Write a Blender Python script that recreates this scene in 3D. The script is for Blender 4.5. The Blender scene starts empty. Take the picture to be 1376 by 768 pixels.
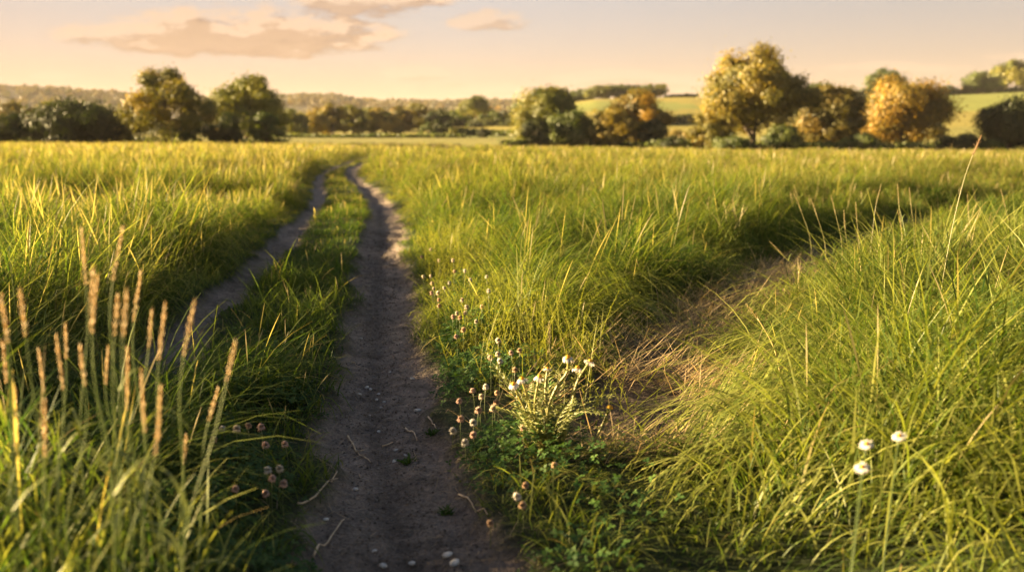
import bpy, math, random
import numpy as np
from mathutils import Vector

random.seed(7)
rng = np.random.default_rng(11)
sc = bpy.context.scene
COL = sc.collection
R = math.radians
PI = math.pi

# ------------------------------------------------------------------ camera numbers
F_PX = 35 / 36 * 1376
HZ = 178.0                      # row of the horizon in the photograph
PITCH = math.atan((384 - HZ) / F_PX)
CAMH = 1.0
CP, SP = math.cos(PITCH), math.sin(PITCH)
SUN_AZ = R(-80)                 # from +Y, negative = left
SUN_EL = R(11)


def ray(px, py):
    u = (px - 688) / F_PX
    v = (384 - py) / F_PX
    dy = CP + v * SP
    return u / dy, (v * CP - SP) / dy      # dx/dy, dz/dy


def sstep(a, b, x):
    t = np.clip((x - a) / (b - a), 0, 1)
    return t * t * (3 - 2 * t)


# ------------------------------------------------------------------ noise
def _hash(ix, iy, s):
    h = (ix.astype(np.int64) * 374761393 + iy.astype(np.int64) * 668265263 + s * 982451653) & 0xFFFFFFFF
    h = ((h ^ (h >> 13)) * 1274126177) & 0xFFFFFFFF
    h = h ^ (h >> 16)
    return (h & 0xFFFFFF) / float(0xFFFFFF)


def vnoise(x, y, s=0):
    x = np.asarray(x, float); y = np.asarray(y, float)
    ix = np.floor(x); iy = np.floor(y)
    fx = x - ix; fy = y - iy
    fx = fx * fx * (3 - 2 * fx); fy = fy * fy * (3 - 2 * fy)
    a = _hash(ix, iy, s); b = _hash(ix + 1, iy, s)
    c = _hash(ix, iy + 1, s); d = _hash(ix + 1, iy + 1, s)
    return (a * (1 - fx) + b * fx) * (1 - fy) + (c * (1 - fx) + d * fx) * fy


def fbm(x, y, s=0, o=4):
    t = 0; a = 0.5; n = 0
    for k in range(o):
        t = t + a * vnoise(x * 2 ** k + 17.3 * k, y * 2 ** k - 9.1 * k, s + k)
        n += a; a *= 0.5
    return t / n


# ------------------------------------------------------------------ layout of the tracks (world x as function of y)
def gpt(px, py):
    """photo pixel -> point on the near ground (small slope included)"""
    dx, dz = ray(px, py)
    y = -CAMH / dz
    for _ in range(30):
        z = float(near_z(np.array([dx * y]), np.array([y]))[0])
        y = (z - CAMH) / dz
    return dx * y, y


def near_z(x, y):
    s = 0.0058 + 0.0058 * sstep(-0.35, 0.35, x / np.maximum(np.abs(y), 1.0))
    yy = np.clip(y, 0, 115)
    return -s * np.maximum(yy - 6, 0)


RP = [(575, 768), (532, 650), (516, 550), (513, 480), (511, 420), (512, 360), (516, 300), (512, 275), (500, 258), (480, 243),
      (470, 234), (474, 226), (496, 216), (520, 209)]
LP = [(-60, 700), (60, 600), (215, 500), (262, 440), (300, 398), (352, 350), (385, 320), (415, 290), (430, 262), (427, 246),
      (430, 236), (448, 226), (478, 215), (505, 209)]
rp = np.array([gpt(*p) for p in RP]); lp = np.array([gpt(*p) for p in LP])
rp = np.vstack([[-0.1, 0.0], rp]); lp = np.vstack([[-1.25, 0.0], [-1.32, 2.0], lp[1:]])
rp = np.vstack([rp, [rp[-1][0] + 3, rp[-1][1] + 40]]); lp = np.vstack([lp, [lp[-1][0] + 3, lp[-1][1] + 40]])
lp = lp[np.argsort(lp[:, 1])]; rp = rp[np.argsort(rp[:, 1])]


def xR(y): return np.interp(y, rp[:, 1], rp[:, 0])
def xL(y): return np.interp(y, lp[:, 1], lp[:, 0])


SPT = [(860, 575), (885, 500), (950, 432), (1050, 378), (1125, 338), (1250, 296), (1376, 268), (1560, 245)]
sp = np.array([gpt(*p) for p in SPT])


def dside(x, y):
    """distance to side path and signed side (+ = far/left side)"""
    best = np.full(np.shape(x), 1e9); sg = np.zeros(np.shape(x))
    for (ax, ay), (bx, by) in zip(sp[:-1], sp[1:]):
        vx, vy = bx - ax, by - ay
        L = vx * vx + vy * vy
        t = np.clip(((x - ax) * vx + (y - ay) * vy) / L, 0, 1)
        ex = x - ax - t * vx; ey = y - ay - t * vy
        d = np.hypot(ex, ey)
        s = np.sign(vx * ey - vy * ex)
        m = d < best
        best = np.where(m, d, best); sg = np.where(m, s, sg)
    return best, sg


def masks(x, y):
    n = (fbm(x * 3.1, y * 3.1, 5, 3) - 0.5) * 0.22 + (fbm(x * 11, y * 11, 6, 2) - 0.5) * 0.10
    hw = 0.20 + 0.05 * sstep(3.5, 2.0, y)
    r = np.abs(x - xR(y)) + n
    l = np.abs(x - xL(y)) + n
    mr = 1 - sstep(hw - 0.05, hw + 0.06, r)
    ml = (1 - sstep(0.09, 0.18, l)) * sstep(3.5, 4.3, y)
    fade = 1 - sstep(48, 60, y)
    ds, sg = dside(x, y)
    ms = 1 - sstep(0.16, 0.36, ds + n * 0.9)
    ms = ms * (1 - 0.85 * sstep(7.2, 9.0, y))
    return np.maximum(mr, ml) * fade, ms


# ------------------------------------------------------------------ terrain
# ridge lines seen in the photograph: px -> row, turned into heights at real distances
R1 = [(-400, 182), (380, 182), (470, 178), (560, 170), (620, 160), (700, 148), (760, 139), (800, 134), (930, 133),
      (1040, 138), (1150, 138), (1250, 133), (1376, 127), (1600, 120)]
R2 = [(-500, 100), (-200, 112), (0, 120), (90, 124), (160, 129), (220, 133), (300, 137), (350, 137), (390, 134), (440, 133),
      (475, 136), (510, 141), (600, 142), (700, 141), (900, 143), (1400, 143), (1900, 140)]
D1, D2 = 380.0, 1500.0
r1t = np.array([ray(p, 180)[0] for p, _ in R1]); r1z = np.array([CAMH + D1 * ray(p, q)[1] for p, q in R1])
r2t = np.array([ray(p, 180)[0] for p, _ in R2]); r2z = np.array([CAMH + D2 * ray(p, q)[1] for p, q in R2])


def terrain(x, y, detail=True):
    x = np.asarray(x, float); y = np.asarray(y, float)
    t = x / np.maximum(y, 0.02 * np.abs(x) + 1e-3)
    back = sstep(-0.2, 0.5, y / (np.hypot(x, y) + 1e-6))
    z = near_z(x, y)
    zb = 0.0
    z = z + (zb - z) * sstep(112, 190, y)
    st = 205 - 45 * sstep(0.15, 0.4, t)
    z1 = np.interp(t, r1t, r1z) * back
    w = np.clip((y - st) / (D1 - st), 0, 1)
    w = w * w * (3 - 2 * w) * 0.5 + 0.5 * np.sin(w * PI / 2) ** 1.3
    z = z + (z1 - z) * w
    z2 = np.interp(t, r2t, r2z) * back
    z = z + (z2 - z) * sstep(700, D2, y)
    far = sstep(120, 300, y)
    z = z + far * (fbm(x / 90, y / 90, 3, 3) - 0.5) * 2.0
    if detail:
        near = 1 - sstep(60, 90, y)
        z = z + (fbm(x * 0.5, y * 0.5, 9, 3) - 0.5) * 0.10 * near
        mt, ms = masks(x, y)
        n1 = fbm(x * 9, y * 9, 21, 4) - 0.5
        n2 = fbm(x * 34, y * 22, 27, 3) - 0.5
        cr = np.exp(-((x - xR(y) + 0.03) / 0.06) ** 2)
        z = z - 0.055 * mt * near + (0.045 * n1 + 0.024 * n2) * mt * near - 0.018 * cr * mt * near
        z = z - 0.03 * ms + (0.03 * n1 + 0.012 * n2) * ms
        ds, sg = dside(x, y)
        z = z + 0.08 * sstep(0.3, 1.3, ds) * (sg < 0) * near * sstep(0.6, 1.4, x)
    return z


def tz(x, y):
    return float(terrain(np.array([x]), np.array([y]))[0])


def hit(px, py, h=0.0):
    """photo pixel -> point h above the terrain"""
    dx, dz = ray(px, py)
    y = np.geomspace(0.8, 1600, 6000)
    z = CAMH + dz * y
    g = terrain(dx * y, y, True) + h
    k = np.argmax(z < g)
    if k == 0: k = 1
    a, b = z[k - 1] - g[k - 1], z[k] - g[k]
    t = a / (a - b) if a != b else 0
    yy = y[k - 1] + t * (y[k] - y[k - 1])
    return dx * yy, yy, CAMH + dz * yy


# ------------------------------------------------------------------ materials
def new_mat(name):
    m = bpy.data.materials.new(name); m.use_nodes = True
    nt = m.node_tree; nt.nodes.clear()
    return m, nt


def N(nt, typ, **kw):
    n = nt.nodes.new(typ)
    for k, v in kw.items(): setattr(n, k, v)
    return n


def leaf_mat(name, trans=0.45, gloss=0.06, rough=0.45, col=None, sat=1.0, tcol=(1.15, 1.1, 0.55)):
    m, nt = new_mat(name)
    out = N(nt, 'ShaderNodeOutputMaterial')
    if col is None:
        a = N(nt, 'ShaderNodeVertexColor', layer_name='Col'); c = a.outputs[0]
    else:
        a = N(nt, 'ShaderNodeRGB'); a.outputs[0].default_value = (*col, 1); c = a.outputs[0]
    d = N(nt, 'ShaderNodeBsdfDiffuse'); t = N(nt, 'ShaderNodeBsdfTranslucent'); g = N(nt, 'ShaderNodeBsdfGlossy')
    g.inputs['Roughness'].default_value = rough
    g.inputs['Color'].default_value = (1, 1, 1, 1)
    mul = N(nt, 'ShaderNodeVectorMath', operation='MULTIPLY'); mul.inputs[1].default_value = tcol
    nt.links.new(c, mul.inputs[0])
    nt.links.new(c, d.inputs[0]); nt.links.new(mul.outputs[0], t.inputs[0])
    m1 = N(nt, 'ShaderNodeMixShader'); m1.inputs[0].default_value = trans
    m2 = N(nt, 'ShaderNodeMixShader'); m2.inputs[0].default_value = gloss
    nt.links.new(d.outputs[0], m1.inputs[1]); nt.links.new(t.outputs[0], m1.inputs[2])
    nt.links.new(m1.outputs[0], m2.inputs[1]); nt.links.new(g.outputs[0], m2.inputs[2])
    nt.links.new(m2.outputs[0], out.inputs[0])
    return m


def noise_mat(name, c1, c2, scale=5, rough=0.9, bump=0.3, detail=6, bscale=None, dist=0.02):
    m, nt = new_mat(name)
    out = N(nt, 'ShaderNodeOutputMaterial'); b = N(nt, 'ShaderNodeBsdfPrincipled')
    tc = N(nt, 'ShaderNodeTexCoord'); nz = N(nt, 'ShaderNodeTexNoise')
    nz.inputs['Scale'].default_value = scale; nz.inputs['Detail'].default_value = detail
    r = N(nt, 'ShaderNodeValToRGB')
    r.color_ramp.elements[0].color = (*c1, 1); r.color_ramp.elements[1].color = (*c2, 1)
    r.color_ramp.elements[0].position = 0.35; r.color_ramp.elements[1].position = 0.65
    nt.links.new(tc.outputs['Object'], nz.inputs['Vector']); nt.links.new(nz.outputs[0], r.inputs[0])
    nt.links.new(r.outputs[0], b.inputs['Base Color'])
    b.inputs['Roughness'].default_value = rough
    b.inputs['Specular IOR Level'].default_value = 0.25
    if bump:
        n2 = N(nt, 'ShaderNodeTexNoise'); n2.inputs['Scale'].default_value = bscale or scale * 4; n2.inputs['Detail'].default_value = 8
        bp = N(nt, 'ShaderNodeBump'); bp.inputs['Strength'].default_value = bump; bp.inputs['Distance'].default_value = dist
        nt.links.new(tc.outputs['Object'], n2.inputs['Vector']); nt.links.new(n2.outputs[0], bp.inputs['Height'])
        nt.links.new(bp.outputs[0], b.inputs['Normal'])
    nt.links.new(b.outputs[0], out.inputs[0])
    return m


def ground_mat():
    """vertex colour (turf, soil, fields) broken up with fine noise and bump"""
    m, nt = new_mat('ground_material')
    out = N(nt, 'ShaderNodeOutputMaterial'); b = N(nt, 'ShaderNodeBsdfPrincipled')
    vc = N(nt, 'ShaderNodeVertexColor', layer_name='Col')
    tc = N(nt, 'ShaderNodeTexCoord')
    n1 = N(nt, 'ShaderNodeTexNoise'); n1.inputs['Scale'].default_value = 14; n1.inputs['Detail'].default_value = 9; n1.inputs['Roughness'].default_value = 0.65
    n2 = N(nt, 'ShaderNodeTexNoise'); n2.inputs['Scale'].default_value = 95; n2.inputs['Detail'].default_value = 5; n2.inputs['Roughness'].default_value = 0.7
    vo = N(nt, 'ShaderNodeTexVoronoi'); vo.inputs['Scale'].default_value = 70
    for n in (n1, n2, vo): nt.links.new(tc.outputs['Object'], n.inputs['Vector'])
    r1 = N(nt, 'ShaderNodeMapRange'); r1.inputs[1].default_value = 0.3; r1.inputs[2].default_value = 0.7; r1.inputs[3].default_value = 0.62; r1.inputs[4].default_value = 1.4
    r2 = N(nt, 'ShaderNodeMapRange'); r2.inputs[1].default_value = 0.35; r2.inputs[2].default_value = 0.7; r2.inputs[3].default_value = 0.7; r2.inputs[4].default_value = 1.35
    nt.links.new(n1.outputs[0], r1.inputs[0]); nt.links.new(n2.outputs[0], r2.inputs[0])
    mu = N(nt, 'ShaderNodeMath', operation='MULTIPLY'); nt.links.new(r1.outputs[0], mu.inputs[0]); nt.links.new(r2.outputs[0], mu.inputs[1])
    sc_ = N(nt, 'ShaderNodeVectorMath', operation='SCALE'); nt.links.new(vc.outputs[0], sc_.inputs[0]); nt.links.new(mu.outputs[0], sc_.inputs['Scale'])
    nt.links.new(sc_.outputs[0], b.inputs['Base Color'])
    b.inputs['Roughness'].default_value = 0.93; b.inputs['Specular IOR Level'].default_value = 0.2
    ad = N(nt, 'ShaderNodeMath', operation='MULTIPLY_ADD'); ad.inputs[1].default_value = 0.35
    nt.links.new(n2.outputs[0], ad.inputs[0]); nt.links.new(n1.outputs[0], ad.inputs[2])
    ad2 = N(nt, 'ShaderNodeMath', operation='MULTIPLY_ADD'); ad2.inputs[1].default_value = -0.25
    nt.links.new(vo.outputs['Distance'], ad2.inputs[0]); nt.links.new(ad.outputs[0], ad2.inputs[2])
    bp = N(nt, 'ShaderNodeBump'); bp.inputs['Strength'].default_value = 1.0; bp.inputs['Distance'].default_value = 0.05
    nt.links.new(ad2.outputs[0], bp.inputs['Height']); nt.links.new(bp.outputs[0], b.inputs['Normal'])
    nt.links.new(b.outputs[0], out.inputs[0])
    return m


M_GRASS = leaf_mat('grass_blade', 0.48, 0.012, 0.5, tcol=(1.12, 1.14, 0.5))
M_DRY = leaf_mat('dry_straw', 0.45, 0.04, 0.5, tcol=(1.1, 1.0, 0.7))
M_LEAF = leaf_mat('tree_leaf', 0.34, 0.02, 0.5)
M_CLOVER = leaf_mat('clover_leaf', 0.35, 0.02, 0.5)
M_PETAL = leaf_mat('petal', 0.35, 0.02, 0.5, tcol=(1.0, 0.95, 0.85))
M_STEM = leaf_mat('stem', 0.25, 0.06, 0.45)
M_BARK = noise_mat('bark', (0.035, 0.026, 0.018), (0.11, 0.085, 0.06), 3, 0.95, 0.6, bscale=12, dist=0.05)
M_GROUND = ground_mat()
M_STONE = noise_mat('pebble_stone', (0.34, 0.33, 0.31), (0.58, 0.56, 0.52), 60, 0.75, 0.3, dist=0.003)
M_TWIG = noise_mat('dry_twig', (0.34, 0.25, 0.16), (0.58, 0.46, 0.31), 40, 0.85, 0.2, dist=0.002)


# ------------------------------------------------------------------ object helpers
def tag(o, label=None, cat=None, group=None, kind=None):
    if label: o['label'] = label
    if cat: o['category'] = cat
    if group: o['group'] = group
    if kind: o['kind'] = kind
    return o


def empty(name, loc, label=None, cat=None, group=None):
    o = bpy.data.objects.new(name, None); COL.objects.link(o); o.location = loc
    o.empty_display_size = 0.1
    return tag(o, label, cat, group)


def mesh_np(name, V, Q, mat, cols=None, parent=None, smooth=False, tri=None):
    """V (n,3), Q (m,4) quads, optional tri (k,3)"""
    me = bpy.data.meshes.new(name)
    V = np.asarray(V, np.float32)
    nq = 0 if Q is None else len(Q); ntr = 0 if tri is None else len(tri)
    me.vertices.add(len(V)); me.vertices.foreach_set('co', V.ravel())
    li = []
    if nq: li.append(np.asarray(Q, np.int32).ravel())
    if ntr: li.append(np.asarray(tri, np.int32).ravel())
    li = np.concatenate(li)
    me.loops.add(len(li)); me.loops.foreach_set('vertex_index', li)
    me.polygons.add(nq + ntr)
    st = np.concatenate([np.arange(nq) * 4, nq * 4 + np.arange(ntr) * 3]).astype(np.int32)
    me.polygons.foreach_set('loop_start', st)
    if smooth: me.polygons.foreach_set('use_smooth', np.ones(nq + ntr, bool))
    if cols is not None:
        a = me.color_attributes.new('Col', 'FLOAT_COLOR', 'POINT')
        c = np.ones((len(V), 4), np.float32); c[:, :3] = cols
        a.data.foreach_set('color', c.ravel())
    me.update(calc_edges=True)
    me.materials.append(mat)
    o = bpy.data.objects.new(name, me); COL.objects.link(o)
    if parent: o.parent = parent
    return o


class MB:
    """collects shapes with a colour per vertex; quads and triangles"""
    def __init__(s): s.v = []; s.q = []; s.t = []; s.c = []; s.n = 0

    def add(s, V, Q=None, T=None, c=(0.1, 0.1, 0.1)):
        V = np.asarray(V, float).reshape(-1, 3)
        s.v.append(V)
        cc = np.asarray(c, float)
        s.c.append(np.broadcast_to(cc, (len(V), 3)).copy() if cc.ndim == 1 else cc)
        if Q is not None and len(Q): s.q.append(np.asarray(Q, int) + s.n)
        if T is not None and len(T): s.t.append(np.asarray(T, int) + s.n)
        s.n += len(V)

    def tube(s, P, rad, k=6, c=(0.1, 0.1, 0.1)):
        P = np.asarray(P, float); n = len(P)
        rad = np.broadcast_to(np.asarray(rad, float), (n,))
        T = np.gradient(P, axis=0); T /= np.linalg.norm(T, axis=1)[:, None] + 1e-9
        ref = np.array([0, 1.0, 0]) if abs(T[0][1]) < 0.8 else np.array([1.0, 0, 0])
        A = np.cross(T, ref); A /= np.linalg.norm(A, axis=1)[:, None] + 1e-9
        B = np.cross(T, A)
        a = np.arange(k) * 2 * PI / k
        V = P[:, None] + rad[:, None, None] * (A[:, None] * np.cos(a)[None, :, None] + B[:, None] * np.sin(a)[None, :, None])
        i = np.arange(n - 1)[:, None] * k; j = np.arange(k)[None]
        j2 = (j + 1) % k
        Q = np.stack([i + j, i + j2, i + k + j2, i + k + j], -1).reshape(-1, 4)
        T_ = [(0, x + 1, x) for x in range(1, k - 1)] + [((n - 1) * k, (n - 1) * k + x, (n - 1) * k + x + 1) for x in range(1, k - 1)]
        cc = np.asarray(c, float)
        if cc.ndim == 2: cc = np.repeat(cc, k, 0)
        s.add(V.reshape(-1, 3), Q, T_, cc)

    def build(s, name, mat, parent=None, smooth=True):
        V = np.vstack(s.v); C = np.vstack(s.c)
        Q = np.vstack(s.q) if s.q else None
        T = np.vstack(s.t) if s.t else None
        return mesh_np(name, V, Q, mat, C, parent, smooth, T)


# ------------------------------------------------------------------ world, sun, camera
def build_world():
    w = bpy.data.worlds.new('World'); sc.world = w; w.use_nodes = True
    nt = w.node_tree; nt.nodes.clear()
    out = N(nt, 'ShaderNodeOutputWorld'); bg = N(nt, 'ShaderNodeBackground')
    sky = N(nt, 'ShaderNodeTexSky', sky_type='NISHITA')
    sky.sun_disc = False; sky.sun_elevation = SUN_EL; sky.sun_rotation = SUN_AZ
    sky.altitude = 50; sky.air_density = 1.0; sky.dust_density = 1.2; sky.ozone_density = 1.0
    tc = N(nt, 'ShaderNodeTexCoord'); sep = N(nt, 'ShaderNodeSeparateXYZ')
    nt.links.new(tc.outputs['Generated'], sep.inputs[0])
    # warm evening air low down, bluer overhead
    rz = N(nt, 'ShaderNodeValToRGB')
    e = rz.color_ramp.elements
    e[0].position = 0.0; e[0].color = (*SKY_LOW, 1)
    e[1].position = 0.75; e[1].color = (*SKY_TOP, 1)
    k = e.new(0.13); k.color = (*SKY_MID, 1); k = e.new(0.35); k.color = (0.64, 0.52, 0.50, 1)
    nt.links.new(sep.outputs[2], rz.inputs[0])
    mul = N(nt, 'ShaderNodeVectorMath', operation='MULTIPLY')
    nt.links.new(sky.outputs[0], mul.inputs[0]); nt.links.new(rz.outputs[0], mul.inputs[1])
    col = mul.outputs[0]

    def math_(op, a, b=None, c=None, clamp=False):
        n = N(nt, 'ShaderNodeMath', operation=op); n.use_clamp = clamp
        for i, q in enumerate((a, b, c)):
            if q is None: continue
            if isinstance(q, (int, float)): n.inputs[i].default_value = q
            else: nt.links.new(q, n.inputs[i])
        return n.outputs[0]
    tx = math_('DIVIDE', sep.outputs[0], math_('MAXIMUM', sep.outputs[1], 0.05))
    tzz = math_('DIVIDE', sep.outputs[2], math_('MAXIMUM', sep.outputs[1], 0.05))
    xr = N(nt, 'ShaderNodeMapRange'); xr.inputs[1].default_value = -0.55; xr.inputs[2].default_value = -0.05; xr.inputs[3].default_value = 0.66; xr.inputs[4].default_value = 1.0
    nt.links.new(tx, xr.inputs[0])
    scl = N(nt, 'ShaderNodeVectorMath', operation='SCALE'); nt.links.new(col, scl.inputs[0]); nt.links.new(xr.outputs[0], scl.inputs['Scale']); col = scl.outputs[0]
    xr2 = N(nt, 'ShaderNodeMapRange'); xr2.inputs[1].default_value = 0.1; xr2.inputs[2].default_value = 0.55; xr2.inputs[3].default_value = 1.0; xr2.inputs[4].default_value = 0.80
    nt.links.new(tx, xr2.inputs[0])
    scl = N(nt, 'ShaderNodeVectorMath', operation='SCALE'); nt.links.new(col, scl.inputs[0]); nt.links.new(xr2.outputs[0], scl.inputs['Scale']); col = scl.outputs[0]
    # noise in stretched sky space
    cb = N(nt, 'ShaderNodeCombineXYZ')
    nt.links.new(math_('MULTIPLY', tx, 1.0), cb.inputs[0]); nt.links.new(math_('MULTIPLY', tzz, 3.0), cb.inputs[1])
    nz = N(nt, 'ShaderNodeTexNoise'); nz.inputs['Scale'].default_value = 13; nz.inputs['Detail'].default_value = 9; nz.inputs['Roughness'].default_value = 0.58
    nt.links.new(cb.outputs[0], nz.inputs['Vector'])
    # the same noise a step nearer the sun: where the cloud is thinner that way its edge is lit
    cb2 = N(nt, 'ShaderNodeCombineXYZ')
    nt.links.new(math_('ADD', tx, -0.012), cb2.inputs[0]); nt.links.new(math_('MULTIPLY_ADD', tzz, 3.0, 0.030), cb2.inputs[1])
    nz2 = N(nt, 'ShaderNodeTexNoise'); nz2.inputs['Scale'].default_value = 13; nz2.inputs['Detail'].default_value = 9; nz2.inputs['Roughness'].default_value = 0.58
    nt.links.new(cb2.outputs[0], nz2.inputs['Vector'])
    total = None; total2 = None
    for (cx, cy, rx, ry, dens) in CLOUDS:
        ux = (cx - 688) / F_PX; uz = ray(cx, cy)[1]
        for which, dxs, dzs in ((0, 0, 0), (1, -0.010, 0.010)):
            a = math_('DIVIDE', math_('SUBTRACT', tx, ux - dxs), rx / F_PX)
            b = math_('DIVIDE', math_('SUBTRACT', tzz, uz - dzs), ry / F_PX)
            r2 = math_('ADD', math_('MULTIPLY', a, a), math_('MULTIPLY', b, b))
            f = math_('MULTIPLY', math_('SUBTRACT', 1.0, r2, clamp=False), 1.0)
            f = math_('MAXIMUM', f, -1.5)
            nn = math_('MULTIPLY_ADD', (nz if which == 0 else nz2).outputs[0], 2.0, -0.5)
            f = math_('MULTIPLY_ADD', f, 0.42, nn)
            m = N(nt, 'ShaderNodeMapRange', interpolation_type='SMOOTHSTEP')
            m.inputs[1].default_value = 0.44; m.inputs[2].default_value = 0.74; m.inputs[3].default_value = 0; m.inputs[4].default_value = dens
            nt.links.new(f, m.inputs[0])
            o = m.outputs[0]
            if which == 0: total = o if total is None else math_('MAXIMUM', total, o)
            else: total2 = o if total2 is None else math_('MAXIMUM', total2, o)
    fw = math_('GREATER_THAN', sep.outputs[1], 0.1)
    total = math_('MULTIPLY', total, fw)
    lit = math_('MULTIPLY_ADD', math_('SUBTRACT', total, total2), 2.6, 0.40, clamp=True)
    cm = N(nt, 'ShaderNodeMix', data_type='RGBA')
    nt.links.new(lit, cm.inputs[0]); cm.inputs[6].default_value = (*CL_DARK, 1); cm.inputs[7].default_value = (*CL_LIT, 1)
    mx = N(nt, 'ShaderNodeMix', data_type='RGBA')
    nt.links.new(total, mx.inputs[0]); nt.links.new(col, mx.inputs[6]); nt.links.new(cm.outputs[2], mx.inputs[7])
    nt.links.new(mx.outputs[2], bg.inputs[0]); bg.inputs[1].default_value = SKY_STR
    nt.links.new(bg.outputs[0], out.inputs[0])


SKY_STR = 0.05
SKY_LOW = (0.338, 0.240, 0.285); SKY_MID = (0.445, 0.345, 0.375); SKY_TOP = (0.60, 0.55, 0.54)
CL_DARK = (0.86, 0.47, 0.275); CL_LIT = (1.72, 1.20, 0.84)
CLOUDS = [(215, 48, 150, 22, 0.8), (330, 42, 190, 34, 0.95), (380, 62, 120, 18, 0.9), (500, 2, 115, 22, 0.85), (655, 27, 62, 13, 0.7),
          (555, 99, 62, 9, 0.45), (90, 102, 40, 7, 0.35), (830, 106, 120, 13, 0.32), (1160, 91, 120, 7, 0.4), (650, 118, 60, 8, 0.2),
          (1345, 76, 50, 5, 0.35), (970, 74, 30, 5, 0.3), (1080, 120, 90, 6, 0.2)]
EXPOSURE = 3.2
build_world()

sd = bpy.data.lights.new('sun', 'SUN'); sd.energy = 5.0; sd.angle = R(0.8); sd.color = (1.0, 0.72, 0.37)
so = bpy.data.objects.new('sun', sd); COL.objects.link(so)
sv = Vector((math.sin(SUN_AZ) * math.cos(SUN_EL), math.cos(SUN_AZ) * math.cos(SUN_EL), math.sin(SUN_EL)))
so.rotation_euler = sv.to_track_quat('Z', 'Y').to_euler(); so.location = sv * 50

cd = bpy.data.cameras.new('camera'); cam = bpy.data.objects.new('camera', cd); COL.objects.link(cam)
cam.location = (0, 0, CAMH); cam.rotation_euler = (PI / 2 - PITCH, 0, 0)
cd.lens = 35; cd.sensor_width = 36; cd.clip_start = 0.05; cd.clip_end = 20000
cd.dof.use_dof = True; cd.dof.focus_distance = 3.9; cd.dof.aperture_fstop = 2.4
sc.camera = cam
sc.view_settings.view_transform = 'Standard'; sc.view_settings.look = 'None'
sc.view_settings.gamma = 1; sc.view_settings.exposure = EXPOSURE
sc.cycles.use_denoising = True
try: sc.cycles.denoiser = 'OPENIMAGEDENOISE'
except Exception: pass
sc.cycles.max_bounces = 6; sc.cycles.diffuse_bounces = 3; sc.cycles.transmission_bounces = 3; sc.cycles.volume_bounces = 0
sc.cycles.use_adaptive_sampling = False
sc.cycles.sample_clamp_indirect = 6

# ------------------------------------------------------------------ ground
def build_ground():
    a1 = np.radians(np.arange(-42, 42.01, 0.28))
    a2 = np.radians(np.arange(44, 318, 3.0))
    az = np.concatenate([a1, a2]); na = len(az)
    rr = [0.35]
    while rr[-1] < 9: rr.append(rr[-1] * 1.0075 + 0.002)
    while rr[-1] < 9000: rr.append(rr[-1] * 1.022)
    rr = np.array(rr); nr = len(rr)
    RR, AA = np.meshgrid(rr, az, indexing='ij')
    X = RR * np.sin(AA); Y = RR * np.cos(AA)
    Z = terrain(X, Y)
    X = X.ravel(); Y = Y.ravel(); Z = Z.ravel()
    mt, ms = masks(X, Y)
    n = fbm(X * 1.3, Y * 1.3, 31, 4)[:, None]; n2 = fbm(X * 7, Y * 7, 35, 3)[:, None]
    turf = np.array([0.030, 0.045, 0.012]) * (0.6 + 0.8 * n)
    soil = np.array([0.245, 0.200, 0.164]) * (0.42 + 0.65 * n2 + 0.55 * fbm(X * 2.3, Y * 1.7, 37, 3)[:, None])
    # trodden groove is darker, the ground right of it paler
    gro = np.exp(-((X - xR(Y) + 0.03) / 0.05) ** 2)[:, None]
    soil = soil * (1 - 0.35 * gro) + np.array([0.03, 0.018, 0.012]) * sstep(0.05, 0.2, X - xR(Y))[:, None]
    straw = np.array([0.10, 0.076, 0.055]) * (0.6 + 0.8 * n2)
    fnoise = fbm(X / 25, Y / 6, 41, 4)[:, None]
    field = np.array([0.21, 0.20, 0.045]) * (0.75 + 0.5 * fnoise)
    wood = np.array([0.050, 0.046, 0.022]) * (0.7 + 0.6 * fbm(X / 40, Y / 40, 43, 4)[:, None])
    mead = np.array([0.11, 0.12, 0.03]) * (0.7 + 0.6 * n)
    c = turf + (mead - turf) * sstep(20, 60, Y)[:, None]
    c = c + (field - c) * sstep(118, 125, Y)[:, None]
    # parcels on the slopes: each with its own crop green
    par = _hash(np.floor((X + 0.5 * Y) / 70 + 0.0), np.floor((Y - 0.3 * X) / 55), 3)[:, None]
    far = sstep(200, 205, Y)[:, None]
    tint = np.where(par > 0.5, np.array([1.15, 1.05, 0.95]), np.array([0.85, 1.0, 0.9]))
    c = c * (1 - far) + c * tint * far
    c = c * 1.0
    c = c + (wood - c) * sstep(700, 900, Y)[:, None]
    c = c + (soil - c) * mt[:, None]
    c = c + (straw - c) * (ms * (1 - mt))[:, None]
    i = np.arange(nr - 1)[:, None] * na; j = np.arange(na)[None]; j2 = (j + 1) % na
    Q = np.stack([i + j, i + na + j, i + na + j2, i + j2], -1).reshape(-1, 4)[:, ::-1]
    V = np.stack([X, Y, Z], 1)
    qm = mt[Q].mean(1) > 0.5
    qs = (ms[Q].mean(1) > 0.5) & ~qm
    def sub(name, sel):
        q = Q[sel]; u, inv = np.unique(q, return_inverse=True)
        return mesh_np(name, V[u], inv.reshape(q.shape), M_GROUND, c[u], smooth=True)
    # close the hole under the camera
    g = sub('ground', ~(qm | qs)); tag(g, kind='structure')
    t = sub('dirt_track', qm); tag(t, kind='structure')
    s = sub('trodden_path', qs); tag(s, kind='structure')
    k = na
    ring = V[:na]; cen = np.array([[0, 0, ring[:, 2].mean()]])
    T = [(na, (x + 1) % na, x) for x in range(na)]
    o = mesh_np('ground', np.vstack([ring, cen]), None, M_GROUND, np.tile([0.05, 0.05, 0.03], (na + 1, 1)), smooth=True, tri=np.array(T)); tag(o, kind='structure')


build_ground()


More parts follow.
